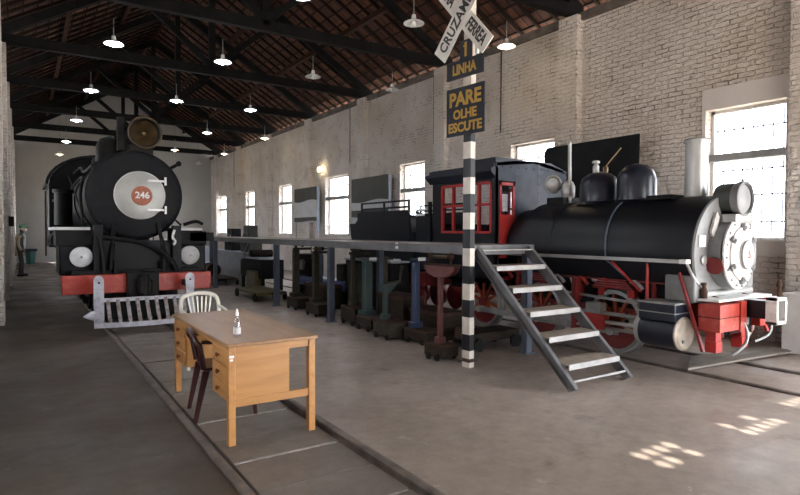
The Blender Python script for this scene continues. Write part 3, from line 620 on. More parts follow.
# running boards with white edges
for sx in (-1, 1):
    xo = XC + sx * 1.22; xi = XC + sx * 0.68
    rb = MB().box(min(xo, xi), max(xo, xi), 11.3, 16.2, 1.60, 1.66).build('running_board', 'mattblack', L1)
    MB().box(min(xo, xi), max(xo, xi), 11.28, 11.30, 1.615, 1.665).box(xo - 0.01, xo + 0.01, 11.3, 13.5, 1.615, 1.665).build('board_edge', 'white', rb)
    # cylinder group
    MB().box(XC + sx * 0.90 - 0.27, XC + sx * 0.90 + 0.27, 10.84, 11.9, 0.86, 1.36).build('cylinder_block', 'blackd', L1, bevel=0.03)
    MB().box(XC + sx * 0.95 - 0.26, XC + sx * 0.95 + 0.26, 10.95, 11.8, 1.35, 1.60).build('valve_chest', 'mattblack', L1)
    dsc = MB().lathe((XC + sx * 0.86, 10.74, 1.17), (0, -1, 0), [(-0.16, 0.15), (0.0, 0.168), (0.02, 0.163), (0.03, 0.14), (0.05, 0.05), (0.055, 0.01)], 32).build('buffer_disc', 'lens', L1)
    MB().ring((XC + sx * 0.86, 10.73, 1.17), (0, 1, 0), 0.161, 0.010, 32).ball((XC + sx * 0.86, 10.68, 1.17), 0.02, 8).build('disc_rim', 'silverd', dsc)
    MB().box(XC + sx * 0.62 - 0.07, XC + sx * 0.62 + 0.07, 10.62, 10.75, 0.92, 1.70).build('front_post', 'blackd', L1)
    MB().tube([(XC + sx * 0.35, 10.9, 1.75), (XC + sx * 0.40, 10.72, 1.35), (XC + sx * 0.44, 10.55, 0.95)], 0.035).build('front_stay', 'mattblack', L1)
    MB().cyl((XC + sx * 0.76, 11.0, 1.72), (XC + sx * 0.72, 16.2, 2.95), 0.018, seg=8).build('handrail', 'mattblack', L1)
    for j in range(5):
        y = 12.1 + j * 1.0
        mbw = MB().lathe((XC + sx * 0.53, y, 0.50), (1, 0, 0), [(-0.05, 0.40), (-0.05, 0.47), (0.05, 0.47), (0.05, 0.40)], 32, caps=False).ring((XC + sx * 0.53, y, 0.5), (1, 0, 0), 0.42, 0.035)
        for q in range(10):
            th = 2 * PI * q / 10; mbw.bar((XC + sx * 0.53, y, 0.50), (XC + sx * 0.53, y + 0.41 * math.cos(th), 0.5 + 0.41 * math.sin(th)), 0.03, 0.05, (1, 0, 0))
        mbw.cyl((XC + sx * 0.48, y, 0.5), (XC + sx * 0.60, y, 0.5), 0.09).build('driving_wheel', 'mattblack', L1)
    MB().bar((XC + sx * 0.66, 12.1, 0.42), (XC + sx * 0.66, 16.1, 0.42), 0.04, 0.09).build('coupling_rod', 'silverd', L1)
    MB().box(XC + sx * 0.38 - 0.02, XC + sx * 0.38 + 0.02, 10.5, 18.3, 0.5, 1.1).build('frame_plate', 'mattblack', L1)
# side pumps, air tanks and pipes on the visible left side
MB().cyl((XC - 0.98, 13.2, 1.72), (XC - 0.98, 13.2, 2.35), 0.16, seg=20).cyl((XC - 0.98, 13.2, 2.35), (XC - 0.98, 13.2, 2.42), 0.19, seg=20).build('air_pump', 'mattblack', L1)
MB().cyl((XC - 1.0, 14.0, 1.4), (XC - 1.0, 15.8, 1.4), 0.18, seg=20).build('air_tank', 'mattblack', L1)
MB().tube([(XC - 0.78, 11.4, 1.7), (XC - 0.80, 11.6, 2.25), (XC - 0.70, 12.4, 2.62), (XC - 0.75, 14.5, 2.55)], 0.028).build('side_pipe', 'mattblack', L1)
MB().tube([(XC - 0.66, 11.0, 2.72), (XC - 0.70, 12.2, 2.70), (XC - 0.62, 14.0, 2.95), (XC - 0.60, 16.2, 3.02)], 0.022).build('hand_rail', 'mattblack', L1)
MB().cyl((XC + 0.56, 11.1, 2.72), (XC + 0.72, 10.98, 2.82), 0.03, seg=10).ball((XC + 0.73, 10.97, 2.83), 0.05).build('marker_lamp', 'mattblack', L1)
MB().tube([(XC + 0.78, 10.85, 1.72), (XC + 0.98, 10.8, 1.78), (XC + 1.12, 10.9, 1.74)], 0.03).box(XC + 0.92, XC + 1.35, 10.95, 11.35, 1.42, 1.58).build('side_bracket', 'mattblack', L1)
# centre front: dark plate, pipes
MB().box(XC - 0.55, XC + 0.55, 10.74, 10.9, 0.92, 1.44).build('front_plate', 'blackd', L1)
MB().tube([(XC - 0.55, 10.62, 1.50), (XC + 0.1, 10.60, 1.38), (XC + 0.5, 10.52, 1.1), (XC + 0.62, 10.42, 0.75)], 0.035).build('brake_pipe', 'mattblack', L1)
MB().tube([(XC - 0.62, 10.6, 1.55), (XC - 0.56, 10.55, 1.2), (XC - 0.55, 10.5, 0.9)], 0.03).build('brake_pipe', 'mattblack', L1)
MB().tube([(XC + 0.56, 10.55, 1.62), (XC + 0.52, 10.5, 1.5), (XC + 0.56, 10.5, 1.42), (XC + 0.53, 10.5, 1.36)], 0.022).build('white_valve_pipe', 'whiteworn', L1)
# buffer beam
bb = MB().box(XC - 1.16, XC + 1.14, 10.38, 10.56, 0.585, 0.885).build('buffer_beam', 'redworn', L1, bevel=0.012)
MB().box(XC - 0.24, XC + 0.24, 10.2, 10.40, 0.50, 0.93).box(XC - 0.10, XC + 0.10, 9.98, 10.25, 0.58, 0.82).build('coupler', 'mattblack', L1, bevel=0.03)
MB().cyl((XC, 10.02, 0.5), (XC, 10.02, 0.9), 0.06, seg=14).build('coupler_pin', 'mattblack', L1)
# cow catcher
cc = thing_dummy = None
def pilot(parent, xc, y):
    root = MB().box(xc - 0.70, xc + 0.66, y - 0.02, y + 0.03, 0.50, 0.555).build('pilot_top_bar', 'lilac', parent)
    lo = [(-0.76, -0.02), (-0.4, -0.10), (0.0, -0.14), (0.4, -0.10), (0.72, -0.02)]
    m_ = MB()
    for (u0, v0), (u1, v1) in zip(lo[:-1], lo[1:]): m_.bar((xc + u0, y + v0, 0.145), (xc + u1, y + v1, 0.145), 0.05, 0.075)
    m_.build('pilot_bottom_bar', 'lilac', parent)
    for k in range(9):
        u = -0.56 + k * 0.14; v = -0.14 + 0.12 * (abs(u) / 0.72) ** 1.5
        MB().bar((xc + u - 0.015, y - 0.01, 0.53), (xc + u + 0.02, y + v + 0.01, 0.16), 0.05, 0.05, (0, 1, 0)).build('pilot_bar', 'barrust', parent)
    for sx, sh in ((-1, -0.02), (1, 0.0)):
        x = xc + sx * 0.67 + sh
        pts = [(x - 0.07, 0.13), (x + 0.07, 0.13), (x + 0.07, 0.84), (x + 0.05, 0.89), (x + 0.02, 0.91), (x - 0.02, 0.91), (x - 0.05, 0.89), (x - 0.07, 0.84)]
        if sx > 0: pts = [(x - 0.055, 0.5), (x + 0.055, 0.5), (x + 0.07, 0.84), (x + 0.05, 0.89), (x + 0.02, 0.91), (x - 0.02, 0.91), (x - 0.05, 0.89), (x - 0.07, 0.84)]
        st_ = MB().prism(pts, 'Y', y + 0.02, y + 0.07).build('pilot_side_strap', 'lilac', parent)
        MB().ball((x, y + 0.015, 0.80), 0.018, 8).build('strap_bolt', 'mattblack', st_)
        MB().bar((x, y + 0.05, 0.72), (x, 10.4, 0.72), 0.06, 0.1).build('pilot_bracket', 'mattblack', parent)
        MB().bar((x, y + 0.04, 0.16), (x, 10.6, 0.30), 0.05, 0.05).build('pilot_stay', 'mattblack', parent)
    MB().lathe((xc - 0.74, y, 0.30), (-1, 0, -0.05), [(0, 0.075), (0.06, 0.07), (0.17, 0.01)], 12).build('pilot_horn', 'lilac', parent)
    MB().bar((xc + 0.72, y + 0.05, 0.14), (xc + 0.66, y + 0.04, 0.52), 0.04, 0.06, (0, 1, 0)).build('pilot_end_bar', 'lilac', parent)
pilot(L1, XC + 0.0, 9.88)
# leading truck wheels; solid dark block added for the shade behind the pilot
MB().box(XC - 0.62, XC + 0.62, 10.62, 11.7, 0.12, 0.60).build('shade_block', 'mattblack', L1)
for sx in (-1, 1):
    MB().lathe((XC + sx * 0.50, 11.0, 0.36), (sx, 0, 0), [(-0.05, 0.33), (-0.03, 0.31), (0.14, 0.30), (0.16, 0.05)], 28).build('truck_wheel', 'mattblack', L1)
MB().box(XC - 1.0, XC + 1.0, 10.6, 10.9, 0.60, 0.95).build('front_bolster', 'mattblack', L1)

def twist(objs, pivot, ang):
    for o in objs:
        off = Vector((0, 0, 0)); p = o.parent
        while p is not None: off += p.location; p = p.parent
        pv = Vector(pivot) - off
        o.data.transform(Matrix.Translation(pv) @ Matrix.Rotation(ang, 4, 'Z') @ Matrix.Translation(-pv))
# ================================================================== LOCOMOTIVE 2 (right)
XC = 6.9
L2 = thing('steam_locomotive', 'dark navy steam locomotive with red frames, long jacketed boiler and tall silver smokestack, standing right', 'steam locomotive', (XC, 5.0, 0))
ZB = 1.365
jk = MB().lathe((XC, 3.52, ZB), (0, 1, 0), [(0.0, 0.67), (0.015, 0.685), (2.68, 0.685), (2.70, 0.60), (3.03, 0.60)], 64).build('boiler_jacket', 'black', L2)
MB().lathe((XC, 3.515, ZB), (0, 1, 0), [(-0.012, 0.40), (-0.012, 0.672), (0.012, 0.68)], 64, caps=False).build('jacket_end_plate', 'grey', L2)
for y in (5.6,): MB().ring((XC, y, ZB), (0, 1, 0), 0.687, 0.007, 64, 6).build('jacket_band', 'black', jk)
sb = MB().cyl((XC, 3.57, ZB), (XC, 3.355, ZB), 0.405, seg=48).build('smokebox', 'grey', L2)
face = MB().lathe((XC, 3.31, ZB), (0, -1, 0), [(0, 0.412), (0.02, 0.412), (0.03, 0.395), (0.035, 0.05)], 48).build('smokebox_front', 'whiteworn', L2)
mb = MB()
for k in range(16):
    th = 2 * PI * k / 16 + 0.1; mb.cyl((XC + 0.375 * math.cos(th), 3.285, ZB + 0.375 * math.sin(th)), (XC + 0.375 * math.cos(th), 3.262, ZB + 0.375 * math.sin(th)), 0.013, seg=6)
mb.build('bolt', 'silverd', face)['kind'] = 'stuff'
dr = MB().lathe((XC, 3.278, ZB), (0, -1, 0), [(0, 0.30), (0.02, 0.30), (0.05, 0.20), (0.055, 0.02)], 48).build('smokebox_door', 'whiteworn', L2)
for k in range(6):
    th = 2 * PI * k / 6 + 0.5
    c_, s_ = math.cos(th), math.sin(th)
    MB().bar((XC + 0.26 * c_, 3.25, ZB + 0.26 * s_), (XC + 0.35 * c_, 3.25, ZB + 0.35 * s_), 0.05, 0.03, (0, 1, 0)).ball((XC + 0.30 * c_, 3.235, ZB + 0.30 * s_), 0.026, 8).build('door_clamp', 'grey', dr)
pl = MB().lathe((XC, 3.228, ZB - 0.01), (0, -1, 0), [(0, 0.165), (0.03, 0.165), (0.035, 0.15)], 32).build('number_plate', 'whiteworn', dr)
MB().ring((XC, 3.20, ZB - 0.01), (0, 1, 0), 0.16, 0.010, 32, 6).build('plate_rim', 'grey', dr)
num = text_mesh('number', '5', 0.13, 'redworn', L2, frame4((XC + 0.01, 3.188, ZB - 0.01), (1, 0, 0), (0, 0, 1)), 0.004, 0.001)
for q_ in [face, dr, num] + list(face.children) + list(dr.children): q_.data.transform(Matrix.Translation((-0.02, 0.05, 0)))
twist([face, dr, num] + list(face.children) + list(dr.children), (XC, 3.34, 0), math.radians(4.5))
# red round plate on smokebox side + small square plate
for s in (-1,):
    MB().lathe((XC - 0.405, 3.42, ZB - 0.13), (-1, 0, -0.30), [(0, 0.10), (0.018, 0.10)], 28).build('red_round_plate', 'reddark', L2)
    MB().box(XC - 0.60, XC - 0.47, 3.485, 3.50, ZB + 0.08, ZB + 0.21).build('data_plate', 'white', L2)
    MB().lathe((XC - 0.50, 3.50, ZB - 0.07), (0, -1, 0), [(0, 0.055), (0.02, 0.055), (0.03, 0.03)], 20).build('washout_plug', 'silverd', L2)
# diagonal white plate / brace on the shoulder
MB().prism([(XC - 0.40, ZB + 0.24), (XC - 0.33, ZB + 0.17), (XC - 0.23, ZB + 0.42), (XC - 0.29, ZB + 0.48)], 'Y', 3.46, 3.49).build('shoulder_plate', 'whiteworn', L2)
MB().box(XC - 0.20, XC + 0.20, 3.30, 3.56, ZB + 0.36, ZB + 0.45).build('smokebox_saddle_top', 'silverd', L2)
# headlight
MB().bar((XC, 3.50, ZB + 0.40), (XC, 3.50, ZB + 0.49), 0.16, 0.2).build('headlight_bracket', 'navy', L2)
hl = MB().lathe((XC, 3.66, 1.995), (0, -1, 0), [(0.08, 0.05), (0.08, 0.17), (0.11, 0.185), (0.36, 0.185), (0.36, 0.165), (0.2, 0.15)], 36, caps=False).build('headlight', 'olive', L2)
MB().lathe((XC, 3.36, 1.995), (0, -1, 0), [(-0.02, 0.188), (0.0, 0.198), (0.07, 0.198), (0.08, 0.178), (0.03, 0.16)], 36, caps=False).build('rim', 'grey', hl)
MB().lathe((XC, 3.315, 1.995), (0, -1, 0), [(0, 0.168), (0.012, 0.11), (0.018, 0.01)], 32).build('lens', 'grey', hl)
MB().cyl((XC, 3.33, 2.18), (XC, 3.33, 2.22), 0.02, seg=8).build('top_knob', 'silverd', hl)
MB().box(XC - 0.12, XC + 0.12, 3.32, 3.62, 1.80, 1.835).build('headlight_shelf', 'mattblack', L2)
# smokestack
stk = MB().lathe((XC, 3.87, 2.0), (0, 0, 1), [(0, 0.18), (0.05, 0.135), (0.70, 0.128), (0.70, 0.143), (0.74, 0.143), (0.74, 0.11)], 36).build('smokestack', 'silver', L2)
MB().ring((XC, 3.87, 2.735), (0, 0, 1), 0.136, 0.013, 36, 6).build('stack_rim', 'silverd', stk)
MB().box(XC - 0.30, XC + 0.25, 4.0, 4.35, 2.02, 2.07).build('hatch_plate', 'mattblack', L2)
# domes
MB().lathe((XC, 4.69, 2.0), (0, 0, 1), [(0, 0.30), (0.04, 0.255), (0.33, 0.25), (0.42, 0.22), (0.50, 0.14), (0.53, 0.02)], 40).build('sand_dome', 'navy', L2)
d1 = MB().lathe((XC, 5.28, 2.0), (0, 0, 1), [(0, 0.33), (0.04, 0.275), (0.28, 0.27), (0.37, 0.24), (0.44, 0.15), (0.47, 0.02)], 40).build('steam_dome', 'navy', L2)
MB().lathe((XC - 0.06, 5.30, 2.45), (0, 0, 1), [(0, 0.045), (0.10, 0.045), (0.11, 0.03), (0.13, 0.03), (0.14, 0.055), (0.17, 0.055), (0.18, 0.02)], 16).build('safety_valve', 'silver', d1)
MB().lathe((XC + 0.10, 5.26, 2.45), (0, 0, 1), [(0, 0.035), (0.09, 0.035), (0.11, 0.02)], 16).build('whistle_valve', 'brass', d1)
MB().cyl((XC + 0.06, 5.25, 2.53), (XC + 0.28, 5.14, 2.82), 0.010, seg=8).build('valve_lever', 'brass', d1)
# generator, tall rod and round cab lamp on top
MB().box(XC - 0.16, XC + 0.22, 5.80, 6.12, 2.03, 2.13).build('generator_base', 'mattblack', L2)
MB().lathe((XC + 0.02, 5.86, 2.12), (0, 0, 1), [(0, 0.08), (0.03, 0.10), (0.18, 0.10), (0.25, 0.07), (0.27, 0.02)], 20).build('steam_generator', 'silver', L2)
MB().cyl((XC - 0.02, 5.80, 2.05), (XC - 0.03, 5.80, 2.95), 0.027, seg=12).build('steam_pipe', 'silver', L2)
gl = MB().lathe((XC - 0.15, 6.02, 2.33), (-0.35, -0.9, 0), [(-0.06, 0.08), (0, 0.135), (0.03, 0.145), (0.04, 0.12), (0.015, 0.09)], 32, caps=False).build('round_lamp', 'silverd', L2)
MB().lathe((XC - 0.16, 6.0, 2.33), (-0.35, -0.9, 0), [(-0.01, 0.11), (0.02, 0.06), (0.04, 0.045), (0.05, 0.01)], 28).build('lens', 'lens', gl)
# cab
CX0, CX1, CY0, CY1, CZ = 6.1, 7.7, 6.55, 8.2, 2.68
def cabfront(y0, y1):
    top = [(CX1, 2.35), (CX1 - 0.03, 2.55), (CX1 - 0.10, 2.64), (7.2, 2.72), (6.9, 2.74), (6.5, 2.73), (CX0, 2.69)]
    return top
cf = MB().prism([(6.49, 0.8), (CX1, 0.8)] + cabfront(0, 0) + [(CX0, 2.40), (6.49, 2.40)], 'Y', CY0, CY0 + 0.03)
cf.box(CX0, 6.145, CY0, CY0 + 0.03, 0.8, 2.40)
cabw = cf.build('cab_front', 'bluesteel', L2)
mb = MB()
for k in range(9): 
    mb.ball((6.22 + k * 0.17, CY0 - 0.002, 2.62), 0.012, 6); 
for k in range(4): mb.ball((7.02, CY0 - 0.002, 2.1 + k * 0.14), 0.012, 6)
mb.build('rivet', 'mattblack', cabw)['kind'] = 'stuff'
MB().box(7.0, 7.04, CY0 - 0.004, CY0, 2.0, 2.70).build('seam_strip', 'navy', cabw)
# cab door (red, with window)
x0, x1 = 6.155, 6.48
dm = MB(); dm.box(x0, x1, CY0 - 0.01, CY0 + 0.02, 1.2, 1.88); dm.box(x0, x0 + 0.045, CY0 - 0.01, CY0 + 0.02, 1.88, 2.38); dm.box(x1 - 0.045, x1, CY0 - 0.01, CY0 + 0.02, 1.88, 2.38); dm.box(x0, x1, CY0 - 0.01, CY0 + 0.02, 2.33, 2.38)
cd = dm.build('cab_door', 'red', L2)
MB().box(x0 + 0.04, x1 - 0.04, CY0, CY0 + 0.006, 1.88, 2.33).build('pane', 'glass', cd)
MB().box(x0 + 0.11, x1 - 0.10, CY0 + 0.05, CY0 + 0.06, 1.93, 2.2).build('gauge_card', 'paper', cd)
# cab sides with window band
for sx, X in ((-1, CX0), (1, CX1)):
    a, b = (X, X + 0.03) if sx < 0 else (X - 0.03, X)
    cs = MB(); cs.box(a, b, CY0, CY1, 0.8, 1.58); cs.box(a, b, CY0, CY1, 2.40, 2.60); cs.box(a, b, CY0, 6.66, 1.58, 2.40); cs.box(a, b, 7.94, CY1, 1.58, 2.40)
    cs.build('cab_side', 'black', L2)
    for wa, wb in ((6.66, 7.28), (7.30, 7.94)):
        f = MB(); fa, fb = a - 0.012, b + 0.012; t = 0.04
        f.box(fa, fb, wa, wa + t, 1.58, 2.40); f.box(fa, fb, wb - t, wb, 1.58, 2.40); f.box(fa, fb, wa, wb, 1.58, 1.58 + t); f.box(fa, fb, wa, wb, 2.40 - t, 2.40)
        f.box(fa, fb, (wa + wb) / 2 - 0.02, (wa + wb) / 2 + 0.02, 1.58, 2.40); f.box(fa, fb, wa, wb, 2.02, 2.06)
        fr = f.build('cab_window_frame', 'red', L2)
        MB().box((a + b) / 2 - 0.003, (a + b) / 2 + 0.003, wa, wb, 1.6, 2.38).build('pane', 'glass', fr)
MB().box(CX0, CX1, CY1 - 0.03, CY1, 0.8, 1.75).build('cab_back', 'black', L2)
MB().box(CX0, CX1, CY0, CY1, 0.8, 0.86).build('cab_floor', 'black', L2)
rf = MB(); rf.prism([(CX0 - 0.02, 2.67), (6.5, 2.735), (6.9, 2.75), (7.3, 2.74), (CX1, 2.62), (CX1, 2.58), (6.9, 2.71), (CX0 - 0.02, 2.63)], 'Y', CY0, CY1)
rf.box(CX0 - 0.10, CX0 + 0.02, CY0 + 0.02, CY1 + 0.10, 2.545, 2.60)
rf.box(CX0 - 0.05, CX0 + 0.02, CY0 + 0.02, CY1 + 0.04, 2.60, 2.66)
rf.prism([(CX0 - 0.10, 2.545), (CX0 + 0.0, 2.545), (CX0 + 0.0, 2.44)], 'Y', CY0 + 0.02, CY1 + 0.08)
rf.build('cab_roof', 'navy', L2)
MB().box(6.4, 7.0, 6.9, 7.5, 2.72, 2.82).build('roof_vent', 'navy', L2)
# controls inside
MB().cyl((6.9, 6.6, 1.3), (6.9, 7.0, 1.3), 0.5, seg=28).build('backhead', 'mattblack', L2)
MB().cyl((6.6, 7.0, 1.9), (6.6, 7.03, 1.9), 0.10, seg=20).build('pressure_gauge', 'white', L2)
# running boards
for sx in (-1, 1):
    xo, xi = XC + sx * 0.80, XC + sx * 0.60
    if sx < 0: xo, xi = 6.14, 6.32
    rb = MB().box(min(xo, xi), max(xo, xi), 3.58, 6.55, 1.265, 1.29).build('running_board', 'mattblack', L2)
    MB().box(xo - 0.012, xo + 0.012, 3.58, 6.5, 1.258, 1.30).build('board_edge', 'silver', rb)
    if sx < 0: MB().box(xo - 0.014, xo + 0.10, 3.54, 3.62, 1.256, 1.303).build('board_tip', 'white', rb)
MB().box(6.55, 7.25, 3.7, 8.2, 0.62, 0.95).build('ash_pan', 'mattblack', L2)
MB().tube([(6.22, 3.58, 1.25), (6.25, 3.52, 1.10), (6.33, 3.50, 1.02), (6.42, 3.52, 1.03)], 0.018).build('drain_pipe', 'silverd', L2)
# frames
for sx in (-1, 1):
    x = XC + sx * 0.33
    MB().prism([(3.35, 0.42), (3.35, 0.86), (3.9, 0.98), (8.2, 0.98), (8.2, 0.55), (3.8, 0.55)], 'X', x - 0.015, x + 0.015).build('frame_plate', 'reddark', L2)
    fx = XC + sx * 0.56
    MB().bar((fx, 3.6, 1.02), (fx, 8.2, 1.02), 0.05, 0.06).build('frame_rail', 'reddark', L2)
    for y in (4.05, 5.15, 6.3, 7.4):
        MB().bar((fx, y, 1.2), (fx, y, 0.7), 0.035, 0.05, (0, 1, 0)).build('frame_hanger', 'reddark', L2)
    for y in (4.61, 5.87, 7.13):
        sp = MB()
        for q in range(4): sp.bar((fx - 0.02, y - 0.30 + q * 0.03, 0.90 + q * 0.03), (fx - 0.02, y + 0.30 - q * 0.03, 0.90 + q * 0.03), 0.07, 0.022)
        sp.build('leaf_spring', 'reddark', L2)
    # wheels
    wx_ = XC + sx * 0.50
    for y in (4.61, 5.87, 7.13):
        w = MB().lathe((wx_, y, 0.46), (sx, 0, 0), [(-0.045, 0.355), (-0.06, 0.43), (-0.045, 0.43), (-0.04, 0.405), (0.05, 0.40), (0.055, 0.355), (-0.045, 0.355)], 40, caps=False).build('driving_wheel', 'silverd', L2)
        s_ = MB()
        for q in range(10):
            th = 2 * PI * q / 10 + 0.2; s_.bar((wx_, y, 0.46), (wx_ + sx * 0.0, y + 0.36 * math.cos(th), 0.46 + 0.36 * math.sin(th)), 0.035, 0.045, (1, 0, 0))
        s_.build('spokes', 'spokeo', w)
        MB().cyl((wx_ - 0.05, y, 0.46), (wx_ + sx * 0.07, y, 0.46), 0.085, seg=20).build('hub', 'reddark', w)
        cw = [(y + 0.35 * math.cos(t), 0.46 + 0.35 * math.sin(t)) for t in [PI * (1.12 + 0.76 * i / 10) for i in range(11)]]
        MB().prism(cw, 'X', wx_ - 0.03, wx_ + 0.03).build('counterweight', 'reddark', w)
    ox = XC + sx * 0.62
    MB().bar((ox, 4.50, 0.34), (ox, 7.25, 0.34), 0.035, 0.075).build('coupling_rod', 'silverd', L2)
    for y in (4.61, 5.87, 7.13): MB().cyl((ox - sx * 0.08, y, 0.34), (ox + sx * 0.035, y, 0.34), 0.05, seg=16).build('crank_pin', 'silver', L2)
    ox2 = XC + sx * 0.68
    MB().bar((ox2, 4.85, 0.50), (ox2, 5.87, 0.36), 0.04, 0.075).build('main_rod', 'silverd', L2)
    # cylinder and slide bars
    cx = XC + sx * 0.70; cz = 0.465
    cy = MB().cyl((cx, 3.60, cz), (cx, 4.05, cz), 0.185, seg=36).build('piston_cylinder', 'navy', L2)
    MB().lathe((cx, 3.61, cz), (0, -1, 0), [(0, 0.19), (0.02, 0.19), (0.035, 0.17), (0.045, 0.16), (0.05, 0.02)], 36).build('cylinder_cover', 'lens' if 0 else 'covermetal', cy)
    MB().cyl((cx - 0.07, 3.565, cz - 0.08), (cx - 0.07, 3.545, cz - 0.08), 0.02, seg=8).build('drain_cock', 'grey', cy)
    MB().lathe((cx, 4.04, cz), (0, 1, 0), [(0, 0.185), (0.07, 0.18), (0.08, 0.09), (0.10, 0.05)], 36).build('rear_cover', 'silver', cy)
    vc = MB().box(cx - 0.17, cx + 0.17, 3.60, 4.05, 0.60, 0.80).build('valve_chest', 'navy', L2, bevel=0.012)
    MB().box(cx - 0.185, cx + 0.185, 3.59, 4.06, 0.795, 0.815).box(cx - 0.18, cx + 0.18, 3.595, 4.055, 0.69, 0.702).build('chest_flange', 'silverd', vc)
    MB().bar((cx, 4.1, 0.575), (cx, 5.1, 0.575), 0.06, 0.035).build('slide_bar', 'silverd', L2)
    MB().bar((cx, 4.1, 0.385), (cx, 5.1, 0.385), 0.06, 0.030).build('slide_bar', 'silverd', L2)
    MB().cyl((cx, 4.1, cz), (cx, 4.8, cz), 0.025, seg=12).build('piston_rod', 'silver', L2)
    MB().box(cx - 0.06, cx + 0.06, 4.66, 4.90, 0.56, 0.70).build('crosshead', 'silverd', L2, bevel=0.01)
    MB().box(cx - 0.05, cx + 0.07, 4.62, 4.94, 0.36, 0.56).build('crosshead_shoe', 'red', L2, bevel=0.01)
    MB().bar((cx - sx * 0.04, 4.20, 0.74), (cx - sx * 0.04, 5.6, 0.80), 0.03, 0.03).build('valve_rod', 'silverd', L2)
    MB().bar((cx, 5.1, 0.25), (cx, 5.1, 1.0), 0.10, 0.07, (0, 1, 0)).build('motion_bracket', 'reddark', L2)
MB().box(6.24, 7.56, 3.50, 3.86, 0.82, 1.12).build('cylinder_saddle', 'grey', L2, bevel=0.02)
MB().cyl((6.24, 4.08, 0.74), (6.24, 4.08, 1.24), 0.018, seg=10).build('steam_feed_pipe', 'red', L2)
for k in range(7):
    y = 4.3 + k * 0.36 + random.uniform(-0.08, 0.08)
    MB().tube([(6.36, y, 0.90), (6.33, y + 0.08, 1.0), (6.38, y + 0.2, 0.96)], 0.028, 8).build('valve_gear_link', random.choice(['redworn', 'lilac', 'red', 'silverd']), L2)
    MB().box(6.34, 6.42, y + 0.1, y + 0.2, 0.78, 0.90).build('spring_hanger', 'red', L2, bevel=0.01)
# clutter of pale valve gear bits between frames
MB().box(6.42, 6.60, 4.85, 5.0, 0.86, 1.02).box(6.45, 6.6, 5.3, 5.42, 0.88, 1.04).build('link_block', 'redworn', L2)
MB().cyl((6.36, 4.95, 0.98), (6.36, 4.55, 0.96), 0.035, seg=10).build('lifting_shaft', 'lilac', L2)
MB().bar((6.36, 5.35, 1.08), (6.36, 5.25, 0.86), 0.05, 0.04).build('reverse_link', 'lilac', L2)
# injector pipe on jacket
pp = []
for k in range(9):
    th = math.radians(100 + k * 11); pp.append((XC + 0.70 * math.cos(th), 4.72 - 0.01 * k, ZB + 0.70 * math.sin(th)))
pp += [(6.20, 4.55, 1.20), (6.26, 4.36, 1.03)]
MB().tube(pp, 0.013, 8, 3).build('injector_pipe', 'steelblue', L2)
MB().tube([(6.20, 4.55, 1.24), (6.26, 4.36, 1.04), (6.30, 4.20, 0.88)], 0.016).build('red_pipe', 'red', L2)
MB().bar((6.20, 3.66, 1.15), (6.21, 3.38, 0.30), 0.03, 0.03).build('front_brace', 'reddark', L2)
MB().bar((7.5, 3.62, 1.15), (7.46, 3.28, 0.42), 0.04, 0.03).build('front_brace', 'red', L2)
# pilot deck, beam, coupler
MB().box(6.30, 7.50, 3.26, 3.62, 0.845, 0.87).build('pilot_deck', 'white', L2)
MB().lathe((6.42, 3.50, 0.905), (1, 0, 0), [(0, 0.03), (0.01, 0.045), (1.05, 0.045), (1.06, 0.03)], 24).build('air_cylinder', 'silver', L2)
MB().lathe((6.36, 3.46, 0.87), (0, 0, 1), [(0, 0.035), (0.08, 0.04), (0.13, 0.02), (0.17, 0.03), (0.18, 0.0)], 12).build('oil_cup', 'rust', L2)
bm_ = MB().box(6.25, 6.66, 3.22, 3.46, 0.52, 0.82).build('buffer_beam', 'redworn', L2, bevel=0.006)
bm2 = MB().box(7.14, 7.55, 3.22, 3.46, 0.52, 0.82).build('buffer_beam', 'redworn', L2, bevel=0.006)
MB().box(6.24, 6.665, 3.215, 3.465, 0.672, 0.680).build('beam_seam', 'mattblack', bm_)
MB().box(6.66, 7.14, 3.32, 3.50, 0.46, 0.85).build('coupler_plate', 'mattblack', L2)
MB().box(6.67, 6.80, 3.21, 3.32, 0.50, 0.84).build('coupler_cheek', 'redworn', L2)
MB().box(6.84, 7.02, 2.98, 3.32, 0.65, 0.85).build('drawbar', 'black', L2)
fr = MB(); fr.box(6.80, 6.84, 2.90, 3.02, 0.60, 0.90); fr.box(7.0, 7.04, 2.90, 3.02, 0.60, 0.90); fr.box(6.80, 7.04, 2.90, 3.02, 0.86, 0.90); fr.box(6.80, 7.04, 2.90, 3.02, 0.60, 0.64)
fr.build('coupler_pocket', 'whiteworn', L2, bevel=0.008)
MB().lathe((6.98, 2.96, 0.86), (0, 0, 1), [(0, 0.022), (0.14, 0.018), (0.16, 0.03), (0.19, 0.025), (0.24, 0.008)], 10).build('coupler_pin', 'rust', L2)
MB().box(6.76, 6.92, 3.24, 3.28, 0.56, 0.70).build('valve_box', 'grey', L2)
for x in (6.42, 6.98):
    MB().box(x - 0.06, x + 0.06, 3.32, 3.44, 0.30, 0.54).box(x - 0.09, x + 0.04, 3.30, 3.42, 0.28, 0.40).build('rail_guard', 'red', L2)
MB().tube([(6.74, 3.24, 0.64), (6.79, 3.20, 0.50), (6.76, 3.19, 0.38), (6.66, 3.22, 0.29), (6.60, 3.26, 0.24)], 0.018).build('brake_hose', 'silverd', L2)
MB().tube([(7.04, 3.1, 0.66), (7.09, 3.08, 0.54), (7.04, 3.1, 0.44), (6.88, 3.16, 0.38)], 0.016).build('brake_hose', 'silverd', L2)
